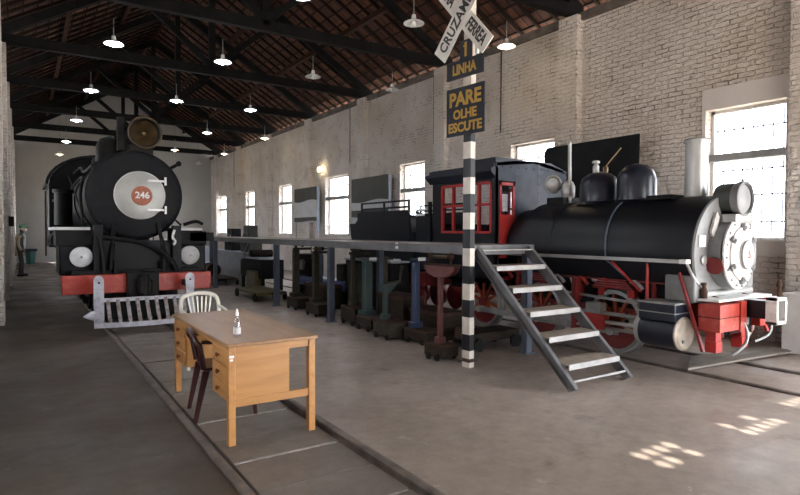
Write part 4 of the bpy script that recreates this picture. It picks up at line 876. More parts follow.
# tender
TD = thing('tender', 'dark coal tender with flared sides, top rail and red underframe coupled behind the navy locomotive', 'tender', (XC, 9.9, 0))
for sx in (-1, 1):
    x = XC + sx * 0.78
    MB().prism([(8.85, 0.85), (11.0, 0.85), (11.25, 1.55), (11.28, 1.78), (11.05, 1.78), (10.90, 1.88), (10.84, 2.02), (8.98, 2.02), (8.92, 1.70)], 'X', x - 0.02, x + 0.02).build('side_sheet', 'black', TD)
    rl = MB()
    for z in (2.08, 2.20): rl.bar((x, 8.98, z), (x, 10.78, z), 0.03, 0.035)
    for y in (8.98, 9.87, 10.78): rl.bar((x, y, 2.0), (x, y, 2.22), 0.035, 0.035)
    rl.build('top_rail', 'black', TD)
MB().box(XC - 0.77, XC + 0.77, 8.86, 8.9, 0.85, 1.6).build('front_sheet', 'black', TD)
MB().box(XC - 0.77, XC + 0.77, 10.95, 11.0, 0.85, 2.0).build('rear_sheet', 'black', TD)
MB().prism([(8.9, 0.85), (10.95, 0.85), (10.95, 1.95), (9.9, 1.7), (8.9, 1.2)], 'X', XC - 0.76, XC + 0.76).build('coal_bed', 'mattblack', TD)
MB().box(XC - 0.68, XC + 0.68, 8.6, 11.2, 0.60, 0.84).build('underframe', 'reddark', TD)
MB().box(6.16, 6.20, 8.42, 8.80, 0.9, 1.9).box(6.16, 6.20, 8.35, 8.42, 1.3, 2.15).build('step_panel', 'black', TD)
MB().box(6.14, 6.155, 8.50, 8.78, 1.99, 2.03).box(6.14, 6.155, 8.50, 8.78, 1.90, 1.94).build('white_slat', 'white', TD)
MB().cyl((6.17, 8.45, 1.9), (6.17, 8.80, 1.96), 0.03, seg=8).build('step_arm', 'black', TD)
for sx in (-1, 1):
    for y in (9.1, 9.7, 10.3, 10.9):
        w = MB().lathe((XC + sx * 0.50, y, 0.30), (sx, 0, 0), [(-0.05, 0.27), (-0.035, 0.25), (0.05, 0.24), (0.05, 0.19), (0.02, 0.17), (0.02, 0.07), (0.07, 0.06)], 28).build('wheel', 'reddark', TD)
    MB().prism([(8.9, 0.40), (11.1, 0.40), (10.9, 0.22), (9.1, 0.22)], 'X', XC + sx * 0.60, XC + sx * 0.63).build('bogie_frame', 'red', TD)

# ================================================================== WALKWAY AND STAIRS
WK = thing('raised_walkway', 'long grey steel walkway on blue-grey columns running down the middle of the shed', 'walkway', (5.05, 12.9, 0))
WX0, WX1, WY0, WY1 = 4.5, 5.62, 5.32, 21.0
def channel(x, y0, y1, sgn, name='edge_channel'):
    m_ = MB(); m_.box(x - 0.004, x + 0.004, y0, y1, 1.325, 1.44)
    a, b = sorted((x, x + sgn * 0.05)); m_.box(a, b, y0, y1, 1.43, 1.44); m_.box(a, b, y0, y1, 1.325, 1.335)
    return m_.build(name, 'steelgrey', WK, smooth=False)
channel(WX0, WY0, WY1, 1); channel(WX1, WY0, WY1, -1)
MB().box(WX0 - 0.004, WX1, WY0 - 0.006, WY0 + 0.006, 1.325, 1.44).build('end_channel', 'steelgrey', WK)
MB().box(WX0 + 0.01, WX1 - 0.01, WY0 + 0.01, WY1, 1.41, 1.43).build('deck_plate', 'tread', WK)
y = WY0 + 0.8
while y < WY1:
    MB().box(WX0 + 0.01, WX1 - 0.01, y - 0.03, y + 0.03, 1.35, 1.41).build('cross_joist', 'steelgrey', WK, smooth=False); y += 1.6
for yc in (5.39, 9.12, 11.72, 16.4, 20.6):
    for x in (WX0 + 0.05, WX1 - 0.05):
        c = MB(); c.box(x - 0.05, x + 0.05, yc - 0.05, yc - 0.042, 0.0, 1.34).box(x - 0.05, x + 0.05, yc + 0.042, yc + 0.05, 0, 1.34).box(x - 0.004, x + 0.004, yc - 0.045, yc + 0.045, 0, 1.34)
        c.box(x - 0.05, x - 0.042, yc - 0.05, yc + 0.05, 0, 1.34)
        c.box(x - 0.08, x + 0.08, yc - 0.08, yc + 0.08, 0, 0.012)
        c.build('column', 'steelblue', WK, smooth=False)
for yt in (6.9,):
    MB().box(WX0 - 0.007, WX0 - 0.004, yt - 0.035, yt + 0.035, 1.36, 1.40).box(WX0 - 0.007, WX0 - 0.004, yt - 0.03, yt + 0.03, 1.425, 1.45).build('white_tag', 'white', WK)
ST = thing('metal_stairs', 'open grey steel stairs with light-edged treads leading up to the walkway end', 'stairs', (5.07, 4.4, 0))
SX0, SX1, SYT, SYB = 4.60, 5.45, 5.31, 3.78
dirv = Vector((0, SYT - SYB, 1.40))
for x in (SX0, SX1):
    s_ = 1 if x == SX0 else -1
    m_ = MB()
    m_.bar((x, SYB + 0.02, 0.02), (x, SYT, 1.40), 0.008, 0.14, (1, 0, 0)) if 0 else None
    n_ = Vector((0, -dirv.z, dirv.y)).normalized() * 0.065
    b0, b1 = Vector((x, SYB, 0.0)), Vector((x, SYT - 0.02, 1.39))
    def quad(xa, xb, off0, off1):
        ya = [b0 + off0, b1 + off0, b1 + off1, b0 + off1]
        m_.prism([(v.y, max(v.z, 0.0)) for v in ya], 'X', xa, xb)
    quad(x - 0.004, x + 0.004, -n_, n_)
    a, b = sorted((x, x - s_ * 0.045)); n8 = n_ * 0.86
    quad(a, b, n8, n_); quad(a, b, -n_, -n8)
    m_.build('stringer', 'steelgrey', ST, smooth=False)
for i in range(1, 6):
    z = 1.42 * i / 6 + 0.02; yy = 3.73 + 0.268 * i
    tr = MB().box(SX0 + 0.006, SX1 - 0.03, yy - 0.13, yy + 0.15, z - 0.012, z).build('tread', 'tread', ST, smooth=False)
    MB().box(SX0 + 0.006, SX1 - 0.03, yy - 0.138, yy - 0.13, z - 0.055, z + 0.002).build('tread_edge', 'treadedge', tr, smooth=False)
    MB().box(SX0 + 0.006, SX0 + 0.04, yy - 0.09, yy + 0.14, z - 0.045, z - 0.012).build('tread_bracket', 'steelgrey', tr, smooth=False)
    MB().box(SX1 - 0.04, SX1 - 0.006, yy - 0.09, yy + 0.14, z - 0.045, z - 0.012).build('tread_bracket', 'steelgrey', tr, smooth=False)
MB().box(SX0 + 0.006, SX1 - 0.006, SYB + 0.02, SYB + 0.035, 0.09, 0.11).build('tie_rod', 'treadedge', ST)
MB().box(SX0 + 0.006, SX1 - 0.006, SYT - 0.14, SYT + 0.0, 1.375, 1.388).build('top_tread', 'treadedge', ST)

# ================================================================== CROSSING SIGN
PX, PYY = 4.40, 5.19
az = math.radians(-5.4)
dR = Vector((-math.sin(az), -math.cos(az), 0))      # to the right on the board
nB = Vector((0, 0, 1)).cross(dR)                    # towards... fixed below
nF = dR.cross(Vector((0, 0, 1)))                    # outward normal of the lettered side
SG = thing('crossing_sign', 'railway crossing signpost with crossbuck and dark boards on black and white banded post', 'signpost', (PX, PYY, 0))
P0 = Vector((PX, PYY, 0))
def sp_(s, z, n=0.0): return P0 + dR * (s + 0.052) + Vector((0, 0, z)) + nF * n
def sbox(mb, s0, s1, z0, z1, n0, n1):
    vs = [sp_(s, z, n) for s in (s0, s1) for n in (n0, n1) for z in (z0, z1)]
    return mb._add(vs, [(0, 1, 3, 2), (4, 6, 7, 5), (0, 4, 5, 1), (2, 3, 7, 6), (0, 2, 6, 4), (1, 5, 7, 3)])
bands = [(0.0, 0.06, 'w'), (0.06, 0.105, 'r'), (0.105, 0.20, 'w')]
z = 0.20; kz = 0
zs = [0.20, 0.39, 0.595, 0.80, 0.99, 1.20, 1.41, 1.635, 1.83, 2.05, 2.245, 2.465, 2.66]
cols_ = 'bwbwbwbwbwbw'
def band(z0, z1, m):
    mb = MB(); sbox(mb, -0.125, -0.005, z0, z1, 0.02, 0.032); sbox(mb, -0.125, -0.005, z0, z1, -0.045, -0.033); sbox(mb, -0.070, -0.060, z0, z1, -0.035, 0.022)
    sbox(mb, -0.017, -0.005, z0, z1, -0.036, 0.022)
    return mb.build('post_band', m, SG, smooth=False)
for z0, z1, c in bands: band(z0, z1, {'w': 'polewht', 'r': 'rust'}[c])
for i in range(12): band(zs[i], zs[i + 1], 'poleblk' if cols_[i] == 'b' else 'polewht')
band(2.66, 2.76, 'poleblk')
band(2.76, 4.5, 'polewht')
def board(name, s0, s1, z0, z1, lines):
    mb = MB(); sbox(mb, s0, s1, z0, z1, 0.04, 0.055); b = mb.build(name, 'signblue', SG)
    for t, ss, zz, size, sx in lines:
        text_mesh('lettering', t, size, 'yellow', b, frame4(sp_(ss, zz, 0.056), dR, (0, 0, 1)), 0.002, size * 0.035, sx=sx)
    return b
board('warning_board', -0.392, 0.222, 2.745, 3.312, [('PARE', -0.085, 3.168, 0.225, 1.02), ('OLHE', -0.085, 2.990, 0.150, 1.0), ('ESCUTE', -0.085, 2.838, 0.152, 1.04)])
board('line_board', -0.392, 0.205, 3.42, 3.63, [('LINHA', -0.10, 3.52, 0.165, 0.80)])
nbd = board('number_board', -0.17, 0.02, 3.60, 3.85, [('1', -0.075, 3.73, 0.22, 0.9)])
mb = MB(); mb.bar(sp_(-0.105, 3.77, 0.059), sp_(-0.078, 3.80, 0.059), 0.018, 0.004, nF); mb.build('lettering', 'yellow', nbd)
def arm(cs, cz, ang, L, W, n, name):
    d = dR * math.cos(ang) + Vector((0, 0, 1)) * math.sin(ang); u = -dR * math.sin(ang) + Vector((0, 0, 1)) * math.cos(ang)
    c = sp_(cs, cz, n); mb = MB()
    vs = [c + d * a + u * b + nF * e for a in (-L / 2, L / 2) for e in (0, 0.014) for b in (-W / 2, W / 2)]
    mb._add(vs, [(0, 1, 3, 2), (4, 6, 7, 5), (0, 4, 5, 1), (2, 3, 7, 6), (0, 2, 6, 4), (1, 5, 7, 3)])
    return mb.build(name, 'white', SG), c + nF * 0.0155, d, u
b, c, d, u = arm(-0.13, 4.15, math.radians(-48.5), 1.20, 0.225, 0.045, 'crossbuck_arm')
text_mesh('lettering', 'VIA', 0.19, 'letterblk', b, frame4(c - d * 0.33, d, u), 0.002, 0.005, sx=0.70)
text_mesh('lettering', 'FERREA', 0.19, 'letterblk', b, frame4(c + d * 0.335, d, u), 0.002, 0.005, sx=0.62)
b, c, d, u = arm(-0.11, 4.19, math.radians(49.5), 1.22, 0.235, 0.062, 'crossbuck_arm')
text_mesh('lettering', 'CRUZAMENTO', 0.19, 'letterblk', b, frame4(c, d, u), 0.002, 0.005, sx=0.80, spacing=1.04)
mb = MB(); sbox(mb, 0.05, 0.09, 3.66, 4.0, 0.0, 0.03); mb.build('post_strap', 'white', SG)

# ================================================================== DESK, CHAIRS, BOTTLE
DK = thing('wooden_desk', 'varnished wooden office desk with two drawer pedestals standing over the left track', 'desk', (1.60, 5.1, 0))
DX0, DX1, DY0, DY1, DH = 1.24, 1.97, 4.18, 6.02, 0.77
MB().box(DX0, DX1, DY0, DY1, DH - 0.028, DH).build('desk_top', 'oaktop', DK, bevel=0.006)
LW = 0.055
for x in (DX0 + 0.015, DX1 - 0.015 - LW):
    for y in (DY0 + 0.02, DY1 - 0.02 - LW):
        MB().box(x, x + LW, y, y + LW, 0, DH - 0.028).build('leg', 'oak', DK, bevel=0.004)
for y in (DY0 + 0.03, DY1 - 0.03 - 0.035):
    MB().box(DX0 + 0.06, DX1 - 0.06, y, y + 0.035, DH - 0.085, DH - 0.028).build('end_apron', 'oakv', DK)
    MB().box(DX0 + 0.06, DX1 - 0.06, y, y + 0.035, 0.285, 0.345).build('end_rail', 'oakv', DK, bevel=0.003)
MB().box(DX1 - 0.055, DX1 - 0.03, DY0 + 0.07, DY1 - 0.07, DH - 0.085, DH - 0.028).build('back_apron', 'oak', DK)
MB().box(DX0 + 0.02, DX0 + 0.045, DY0 + 0.07, DY1 - 0.07, DH - 0.065, DH - 0.028).build('front_apron', 'oak', DK)
for ya, yb, nm in ((DY0 + 0.035, DY0 + 0.47, 0), (DY1 - 0.47, DY1 - 0.035, 1)):
    pd = MB().box(DX0 + 0.035, 1.74, ya + 0.005, yb, 0.32, DH - 0.03).build('pedestal', 'oakv', DK)
    for q in range(3):
        z0 = 0.325 + q * 0.130
        dw = MB().box(DX0 + 0.018, DX0 + 0.04, ya + 0.045, yb - 0.01, z0 + 0.004, z0 + 0.124).build('drawer', 'oak', DK, bevel=0.004)
        ym = (ya + yb) / 2 + 0.02
        MB().lathe((DX0 + 0.02, ym, z0 + 0.065), (-1, 0, 0), [(0, 0.011), (0.012, 0.010), (0.018, 0.020), (0.028, 0.019), (0.033, 0.008)], 14).build('drawer_knob', 'knob', dw)
MB().box(DX0 + 0.022, DX0 + 0.058, DY0 + 0.0185, DY0 + 0.0205, 0.66, 0.68).box(DX0 + 0.026, DX0 + 0.05, DY0 + 0.0185, DY0 + 0.0205, 0.638, 0.653).build('inventory_sticker', 'white', DK)
# bottle
bx, by = 1.39, 4.42
BT = thing('spray_bottle', 'small clear plastic bottle standing on the wooden desk top', 'bottle', (bx, by, DH))
MB().lathe((bx, by, DH), (0, 0, 1), [(0, 0.025), (0.005, 0.029), (0.11, 0.029), (0.135, 0.024), (0.155, 0.012), (0.17, 0.012)], 20).build('bottle_body', 'clear', BT)
MB().lathe((bx, by, DH + 0.17), (0, 0, 1), [(0, 0.013), (0.03, 0.013), (0.035, 0.007), (0.055, 0.006)], 14).build('bottle_cap', 'white', BT)
mb = MB(); mb.lathe((bx, by, DH + 0.03), (0, 0, 1), [(0, 0.0296), (0.05, 0.0296)], 20, caps=False); mb.build('bottle_label', 'paper', BT)
# chairs
def plastic_chair(label, m, loc, rz_, backh=0.82, slats=True):
    x0, y0 = 0, 0
    root = thing('plastic_chair', label, 'chair', (0, 0, 0))
    # front towards -Y, back at +Y
    MB().box(-0.21, 0.21, -0.22, 0.20, 0.415, 0.44).build('seat', m, root, bevel=0.012)
    MB().box(-0.215, 0.215, -0.235, -0.215, 0.38, 0.44).build('seat_lip', m, root, bevel=0.006)
    for sx in (-1, 1):
        MB().prism([(-0.215 , 0.42), (-0.165, 0.42), (-0.215, 0.0), (-0.25, 0.0)], 'X', sx * 0.215 - 0.018, sx * 0.215 + 0.018).build('leg', m, root, bevel=0.005)
        MB().prism([(0.15, 0.42), (0.21, 0.42), (0.285, 0.0), (0.25, 0.0)], 'X', sx * 0.205 - 0.018, sx * 0.205 + 0.018).build('leg', m, root, bevel=0.005)
        MB().tube([(sx * 0.215, -0.20, 0.43), (sx * 0.235, -0.20, 0.62), (sx * 0.24, -0.12, 0.655), (sx * 0.24, 0.08, 0.66), (sx * 0.225, 0.22, 0.67)], 0.018, 10).build('armrest', m, root)
    pts = [(-0.215, 0.20, 0.44), (-0.225, 0.23, 0.62), (-0.205, 0.262, backh - 0.06), (-0.13, 0.275, backh - 0.01), (0, 0.28, backh + 0.005), (0.13, 0.275, backh - 0.01), (0.205, 0.262, backh - 0.06), (0.225, 0.23, 0.62), (0.215, 0.20, 0.44)]
    MB().tube(pts, 0.024, 10, 5).build('back_frame', m, root)
    for k in range(6):
        u = -0.095 + k * 0.038
        MB().bar((u * 0.8, 0.20, 0.44), (u * 1.45, 0.268, backh - 0.035), 0.017, 0.012, (0, 1, 0)).build('back_slat', m, root)
    root.location = loc; root.rotation_euler = (0, 0, rz_); return root
plastic_chair('cream white plastic chair with slatted back tucked at the far end of the desk', 'plastic', (1.80, 7.0, 0), math.radians(-4), 0.83)
plastic_chair('dark maroon plastic chair pushed into the kneehole of the desk', 'maroon', (1.48, 5.10, 0), math.radians(84), 0.735)

# ================================================================== ANTIQUE SCALES UNDER THE WALKWAY
def platform_scale(label, x, y, m, hcol, w=0.34, l=0.5, base='brownbase', head='beam', rot=0.0, bz=0.24, cw=0.07):
    root = thing('platform_scale', label, 'weighing scale', (0, 0, 0))
    MB().box(-w / 2, w / 2, -l / 2, l / 2, 0.045, bz).build('platform', base, root, bevel=0.01)
    MB().box(-w / 2 - 0.01, w / 2 + 0.01, -l / 2 - 0.01, l / 2 + 0.01, bz, bz + 0.02).build('platform_plate', 'rust', root)
    for sx in (-1, 1):
        for sy in (-1, 1):
            MB().lathe((sx * (w / 2 - 0.01), sy * (l / 2 - 0.09), 0.045), (sx, 0, 0), [(0, 0.045), (0.022, 0.045), (0.022, 0.02), (0.03, 0.015)], 18).build('wheel', 'mattblack', root)
    yc = 0.02 if head == 'bowl' else l / 2 - 0.06
    MB().box(-cw / 2, cw / 2, yc - cw / 2, yc + cw / 2, bz, hcol).build('column', m, root, bevel=0.008)
    MB().box(-cw * 0.9, cw * 0.9, yc - cw * 0.9, yc + cw * 0.9, bz, bz + 0.10).build('column_foot', m, root, bevel=0.01)
    if head == 'beam':
        MB().bar((-0.06, yc, hcol + 0.02), (0.34, yc, hcol + 0.02), 0.05, 0.05).build('head_bracket', m, root)
        MB().bar((-0.08, yc - 0.05, hcol + 0.09), (0.36, yc - 0.05, hcol + 0.09), 0.012, 0.028).build('weigh_beam', 'brassd', root)
        MB().box(0.10, 0.15, yc - 0.075, yc - 0.03, hcol + 0.06, hcol + 0.13).build('sliding_weight', 'mattblack', root)
        MB().cyl((0.33, yc - 0.05, hcol - 0.18), (0.33, yc - 0.05, hcol + 0.08), 0.008, seg=6).lathe((0.33, yc - 0.05, hcol - 0.2), (0, 0, 1), [(0, 0.035), (0.03, 0.035)], 14).build('weight_hanger', 'rust', root)
        MB().bar((0, yc, hcol), (0, yc, hcol + 0.13), 0.04, 0.04).build('head_post', m, root)
    elif head == 'bowl':
        c = 0.16
        MB().prism([(-0.29, hcol + 0.02), (0.29, hcol + 0.02), (0.275, hcol - 0.04), (0.20, hcol - 0.10), (0.07, hcol - 0.13), (-0.07, hcol - 0.13), (-0.20, hcol - 0.10), (-0.275, hcol - 0.04)], 'X', -0.05, 0.05).build('beam_housing', m, root, bevel=0.012)
        MB().bar((0, -0.30, hcol + 0.03), (0, 0.30, hcol + 0.03), 0.12, 0.02).build('housing_rim', 'rust', root)
        for sy in (-0.17, 0.20):
            MB().ball((0, sy, hcol + 0.13), 0.05, 12).cyl((0, sy, hcol + 0.02), (0, sy, hcol + 0.12), 0.018, seg=10).build('pivot_post', 'rust', root)
        MB().cyl((0, -0.17, hcol + 0.13), (0, 0.22, hcol + 0.13), 0.022, seg=12).build('weigh_beam', 'brassd', root)
    elif head == 'fork':
        MB().bar((0, yc, hcol), (-0.0, yc, hcol + 0.44), 0.05, 0.05).build('fork_post', 'oscale', root)
        MB().bar((0, yc, hcol + 0.42), (0.13, yc, hcol + 0.40), 0.035, 0.03).build('fork_arm', 'oscale', root)
        MB().bar((0.0, yc, hcol + 0.02), (0.26, yc, hcol + 0.04), 0.04, 0.04).build('fork_arm', 'oscale', root)
        MB().bar((0.26, yc, hcol + 0.02), (0.30, yc, hcol + 0.30), 0.03, 0.03).ball((0.30, yc, hcol + 0.26), 0.035, 10).build('pointer', 'oscale', root)
        MB().prism([(-0.10, hcol + 0.01), (0.20, hcol + 0.03), (0.05, hcol - 0.12), (-0.03, hcol - 0.12)], 'Y', yc - 0.05, yc + 0.05).build('head_cone', m, root)
    elif head == 'cross':
        MB().bar((-0.10, yc, hcol + 0.02), (0.24, yc, hcol + 0.02), 0.06, 0.045).build('cross_arm', m, root)
        MB().bar((0.02, yc - 0.033, hcol + 0.03), (0.16, yc - 0.033, hcol + 0.03), 0.006, 0.05).build('white_label', 'white', root)
    root.location = (x, y, 0); root.rotation_euler = (0, 0, rot); return root
platform_scale('faded red platform scale with boat-shaped beam housing standing just left of the striped post', 4.40, 5.72, 'rscale', 1.16, w=0.28, l=0.34, head='bowl', rot=0.06, bz=0.18, cw=0.058)
platform_scale('blue column platform scale with a white label on its cross arm', 4.84, 6.70, 'bscale', 1.17, w=0.34, l=0.5, head='cross', bz=0.18, cw=0.09, rot=0.1)
platform_scale('slender green platform scale with forked olive head and wheeled base', 4.66, 7.28, 'gscale', 0.78, w=0.38, l=0.50, head='fork', base='oscale', bz=0.24, cw=0.07)
platform_scale('wide dark green column scale standing left of the slender forked scale', 4.78, 8.05, 'gscale', 1.12, w=0.36, l=0.5, head='cross', bz=0.2, cw=0.13)
platform_scale('olive brown platform scale with a reddish wooden base behind the second steel column', 4.86, 8.70, 'oscale', 1.20, w=0.40, l=0.5, head='beam', bz=0.28)
platform_scale('dark brown platform scale standing just left of the second steel column', 4.74, 9.95, 'oscale', 1.18, w=0.36, l=0.55, head='beam', bz=0.22, cw=0.11)
platform_scale('tall dark brown platform scale, farthest from the striped post of the scales', 4.80, 11.05, 'oscale', 1.22, w=0.36, l=0.55, head='beam', bz=0.22, cw=0.12)
def crate(label, x, y, w, d, h):
    root = thing('storage_crate', label, 'crate', (x, y, 0))
    for sx in (-1, 1): MB().box(x + sx * w / 2 - 0.01, x + sx * w / 2 + 0.01, y - d / 2, y + d / 2, 0.03, h).build('crate_side', 'brownbase', root)
    for sy in (-1, 1): MB().box(x - w / 2, x + w / 2, y + sy * d / 2 - 0.01, y + sy * d / 2 + 0.01, 0.03, h).build('crate_end', 'brownbase', root)
    MB().box(x - w / 2, x + w / 2, y - d / 2, y + d / 2, 0.0, 0.03).build('crate_bottom', 'brownbase', root)
    MB().box(x - w / 2 - 0.015, x + w / 2 + 0.015, y - d / 2 - 0.015, y + d / 2 + 0.015, h - 0.06, h).build('crate_rim', 'rust', root)
crate('dark wooden crate on the floor behind the red boat-headed scale', 5.30, 7.0, 0.45, 0.8, 0.42)
crate('dark wooden crate between the slender green scale and the tender', 5.35, 8.1, 0.4, 0.8, 0.55)
crate('dark wooden crate beyond the second steel column of the walkway', 5.30, 11.0, 0.4, 0.9, 0.5)
# low wooden trolley behind the stair foot
TR = thing('low_trolley', 'low wooden wheeled trolley lying under the walkway right of the striped post', 'trolley', (5.35, 5.95, 0))
MB().box(5.0, 5.85, 5.80, 6.20, 0.12, 0.24).build('trolley_bed', 'brownbase', TR, bevel=0.008)
for x in (5.08, 5.75):
    for y in (5.78, 6.2): MB().lathe((x, y, 0.09), (0, -1 if y < 6 else 1, 0), [(-0.01, 0.09), (0.03, 0.09), (0.03, 0.04)], 18).build('wheel', 'mattblack', TR)
MB().box(4.93, 5.0, 5.9, 6.1, 0.16, 0.30).build('trolley_block', 'rust', TR)

# blue machine with white cards behind the scales, small table with pale lamps
BM = thing('machine_tool', 'dark workshop machine with blue bed and three white cards behind the brown scales', 'machine', (5.9, 12.2, 0))
MB().box(5.75, 6.05, 10.9, 13.6, 0.30, 0.52).build('machine_bed', 'bluem', BM, bevel=0.02)
MB().box(5.7, 6.0, 11.2, 13.3, 0.0, 0.30).build('machine_base', 'mattblack', BM)
MB().box(5.72, 6.1, 12.6, 13.5, 0.52, 1.05).build('headstock', 'mattblack', BM, bevel=0.03)
MB().cyl((5.7, 12.9, 0.8), (5.62, 12.9, 0.8), 0.12, seg=20).build('chuck', 'silverd', BM)
for y, z in ((11.35, 0.33), (11.9, 0.38), (12.5, 0.38)): MB().box(5.685, 5.695, y, y + 0.22, z - 0.07, z + 0.03).build('white_card', 'white', BM)
MB().box(5.76, 6.04, 11.0, 11.3, 0.52, 0.9).build('tailstock', 'oscale', BM, bevel=0.03)
TB = thing('tool_cabinet', 'dark tool cabinet with pale papers on top, seen between the brown scales and the tender', 'cabinet', (5.95, 9.9, 0))
MB().box(5.68, 6.06, 8.9, 10.7, 0.05, 1.02).build('cabinet_body', 'mattblack', TB, bevel=0.01)
MB().box(5.66, 6.08, 8.88, 10.72, 1.02, 1.05).build('cabinet_top', 'panelg', TB)
MB().box(5.72, 5.95, 9.0, 9.4, 1.05, 1.09).build('paper_stack', 'paper', TB)
MB().box(5.672, 5.68, 9.8, 10.6, 0.15, 0.95).build('door', 'oscale', TB)

# far end clutter under and beyond the walkway
PT = thing('storage_counter', 'long grey-fronted low counter with white end beyond the first blue column', 'counter', (6.1, 18.6, 0))
MB().box(5.85, 6.3, 17.2, 20.9, 0.0, 0.92).build('counter_body', 'panelg', PT)
MB().box(5.83, 6.32, 17.16, 20.95, 0.92, 0.95).build('counter_top', 'panelw', PT)
MB().box(5.85, 6.3, 17.15, 17.2, 0.0, 0.92).build('end_panel', 'white', PT)
o = tag(MB().box(5.7, 6.2, 22.2, 22.9, 0.3, 1.02).box(5.72, 6.18, 22.25, 22.85, 0.0, 0.3).build('white_cabinet', 'panelw'), 'small white cabinet glimpsed right of the round-fronted black locomotive', 'cabinet')
def machine(label, x, y, z, w, d, h, m='mattblack'):
    root = thing('bench_machine', label, 'machine', (x, y, z))
    MB().box(x - w / 2, x + w / 2, y - d / 2, y + d / 2, z, z + h * 0.45).build('machine_base', m, root, bevel=0.02)
    MB().box(x - w * 0.35, x + w * 0.35, y - d * 0.25, y + d * 0.4, z + h * 0.45, z + h).build('machine_head', m, root, bevel=0.03)
    MB().cyl((x - w * 0.45, y, z + h * 0.62), (x + w * 0.45, y, z + h * 0.62), h * 0.10, seg=14).build('roller', 'silverd', root)
    MB().lathe((x - w * 0.5, y - d * 0.1, z + h * 0.5), (-1, 0, 0), [(0, h * 0.22), (0.03, h * 0.22), (0.04, 0.02)], 18).build('hand_wheel', m, root)
machine('black bench machine standing on the grey counter behind the walkway', 6.1, 19.6, 0.95, 0.45, 0.9, 0.75)
machine('olive-grey box-like machine on the near end of the grey counter', 6.1, 17.9, 0.95, 0.45, 0.8, 0.85, 'darkpanel')
o = thing('loom_machine', 'dark machine with tall lever and pale tray standing before the counter', 'machine', (5.5, 15.3, 0))
MB().box(5.2, 5.8, 14.4, 16.2, 0.35, 0.85).build('machine_body', 'mattblack', o, bevel=0.02)
for x in (5.25, 5.75):
    for y in (14.5, 16.1): MB().box(x - 0.04, x + 0.04, y - 0.04, y + 0.04, 0, 0.36).build('leg', 'mattblack', o)
MB().box(5.15, 5.75, 14.5, 15.6, 0.86, 0.90).build('tray', 'panelw', o)
MB().bar((5.2, 16.1, 0.8), (5.3, 15.8, 1.30), 0.03, 0.03).build('lever', 'silverd', o)
MB().cyl((5.2, 15.3, 1.0), (5.8, 15.3, 1.0), 0.10, seg=16).build('roller', 'brownbase', o)
MB().box(5.1, 5.3, 14.7, 15.4, 0.12, 0.55).build('yellow_guard', 'yellowm', o, bevel=0.02)
def cart(label, x, y, w, l, m):
    root = thing('flat_cart', label, 'cart', (x, y, 0))
    MB().box(x - w / 2, x + w / 2, y - l / 2, y + l / 2, 0.14, 0.22).build('cart_bed', m, root, bevel=0.01)
    for sx in (-1, 1):
        for sy in (-1, 1): MB().lathe((x + sx * w / 2, y + sy * (l / 2 - 0.15), 0.10), (sx, 0, 0), [(-0.01, 0.10), (0.03, 0.10), (0.03, 0.03)], 16).build('wheel', 'mattblack', root)
    MB().bar((x, y - l / 2, 0.2), (x - 0.1, y - l / 2 - 0.3, 0.12), 0.03, 0.03).build('drawbar', 'rust', root)
cart('flat inspection cart with faded yellow-green bed on the floor behind the third column', 4.75, 13.3, 0.7, 1.6, 'yellowm')
cart('dark flat cart parked beyond the yellow-green one', 5.0, 17.6, 0.7, 1.5, 'oscale')
o = thing('motor_block', 'dark reddish motor on the floor among the far machines', 'motor', (5.2, 19.3, 0))
MB().cyl((5.2, 18.9, 0.33), (5.2, 19.6, 0.33), 0.22, seg=20).build('motor_body', 'rust', o)
MB().box(5.0, 5.4, 18.9, 19.6, 0, 0.18).build('motor_foot', 'mattblack', o)

# ================================================================== WALL OBJECTS
def wall_board(label, y0, y1, z0, z1, up, lo_, x=8.98):
    root = thing('display_banner', label, 'display board', (x, (y0 + y1) / 2, z0))
    MB().box(x, x + 0.04, y0, y1, z0, z1).build('banner_sheet', 'paper', root)
    h = z1 - z0; n = 14
    for (fa, fb, nm, wv) in ((up, 1.0, 'dark_upper_band', 0.04), (lo_[0], lo_[1], 'dark_lower_band', 0.02)):
        pts = []
        for i in range(n + 1):
            t = i / n; pts.append((y0 + (y1 - y0) * t, z0 + h * fa + wv * math.sin(t * 6.0)))
        pts += [(y1, z0 + h * fb), (y0, z0 + h * fb)]
        MB().prism(pts, 'X', x - 0.008, x - 0.001).build(nm, 'darkpanel', root, smooth=False)
    MB().box(x - 0.004, x + 0.10, y0 - 0.02, y0, z0 - 0.4, z1).build('side_return', 'skyblue', root)
    for y in (y0 + 0.02, y1 - 0.02): MB().cyl((x + 0.06, y, 0), (x + 0.06, y, z1), 0.02, seg=8).build('stand_pole', 'silverd', root)
wall_board('hanging banner with dark upper and lower bands, left of the fourth window', 19.15, 21.2, 1.95, 3.26, 0.62, (0.03, 0.15))
wall_board('hanging banner with dark bands behind the tender, between two bright windows', 14.25, 16.5, 1.45, 3.30, 0.60, (0.34, 0.45))
o = thing('black_panel', 'large matt black panel leaning high against the wall behind the navy locomotive domes', 'panel', (8.85, 7.0, 0))
MB().prism([(5.98, 1.0), (8.10, 1.0), (8.10, 3.22), (8.02, 3.30), (5.98, 3.30)], 'X', 8.83, 8.87).build('panel_sheet', 'soot', o, smooth=False)
for y in (6.2, 7.9): MB().box(8.87, 8.91, y - 0.03, y + 0.03, 0, 3.2).build('panel_leg', 'mattblack', o)
cd = thing('wall_conduit', 'thin dark conduit with a small switch box left of the signpost', 'conduit', (XR - 0.02, 11.55, 0))
MB().box(XR - 0.025, XR - 0.0, 12.30, 12.33, 3.95, 5.75).build('pipe', 'rust', cd)
MB().box(XR - 0.05, XR, 12.14, 12.26, 3.58, 3.74).build('switch_box', 'mattblack', cd)
MB().box(XR - 0.05, XR, 12.10, 12.22, 3.84, 3.90).build('lamp_socket', 'white', cd)
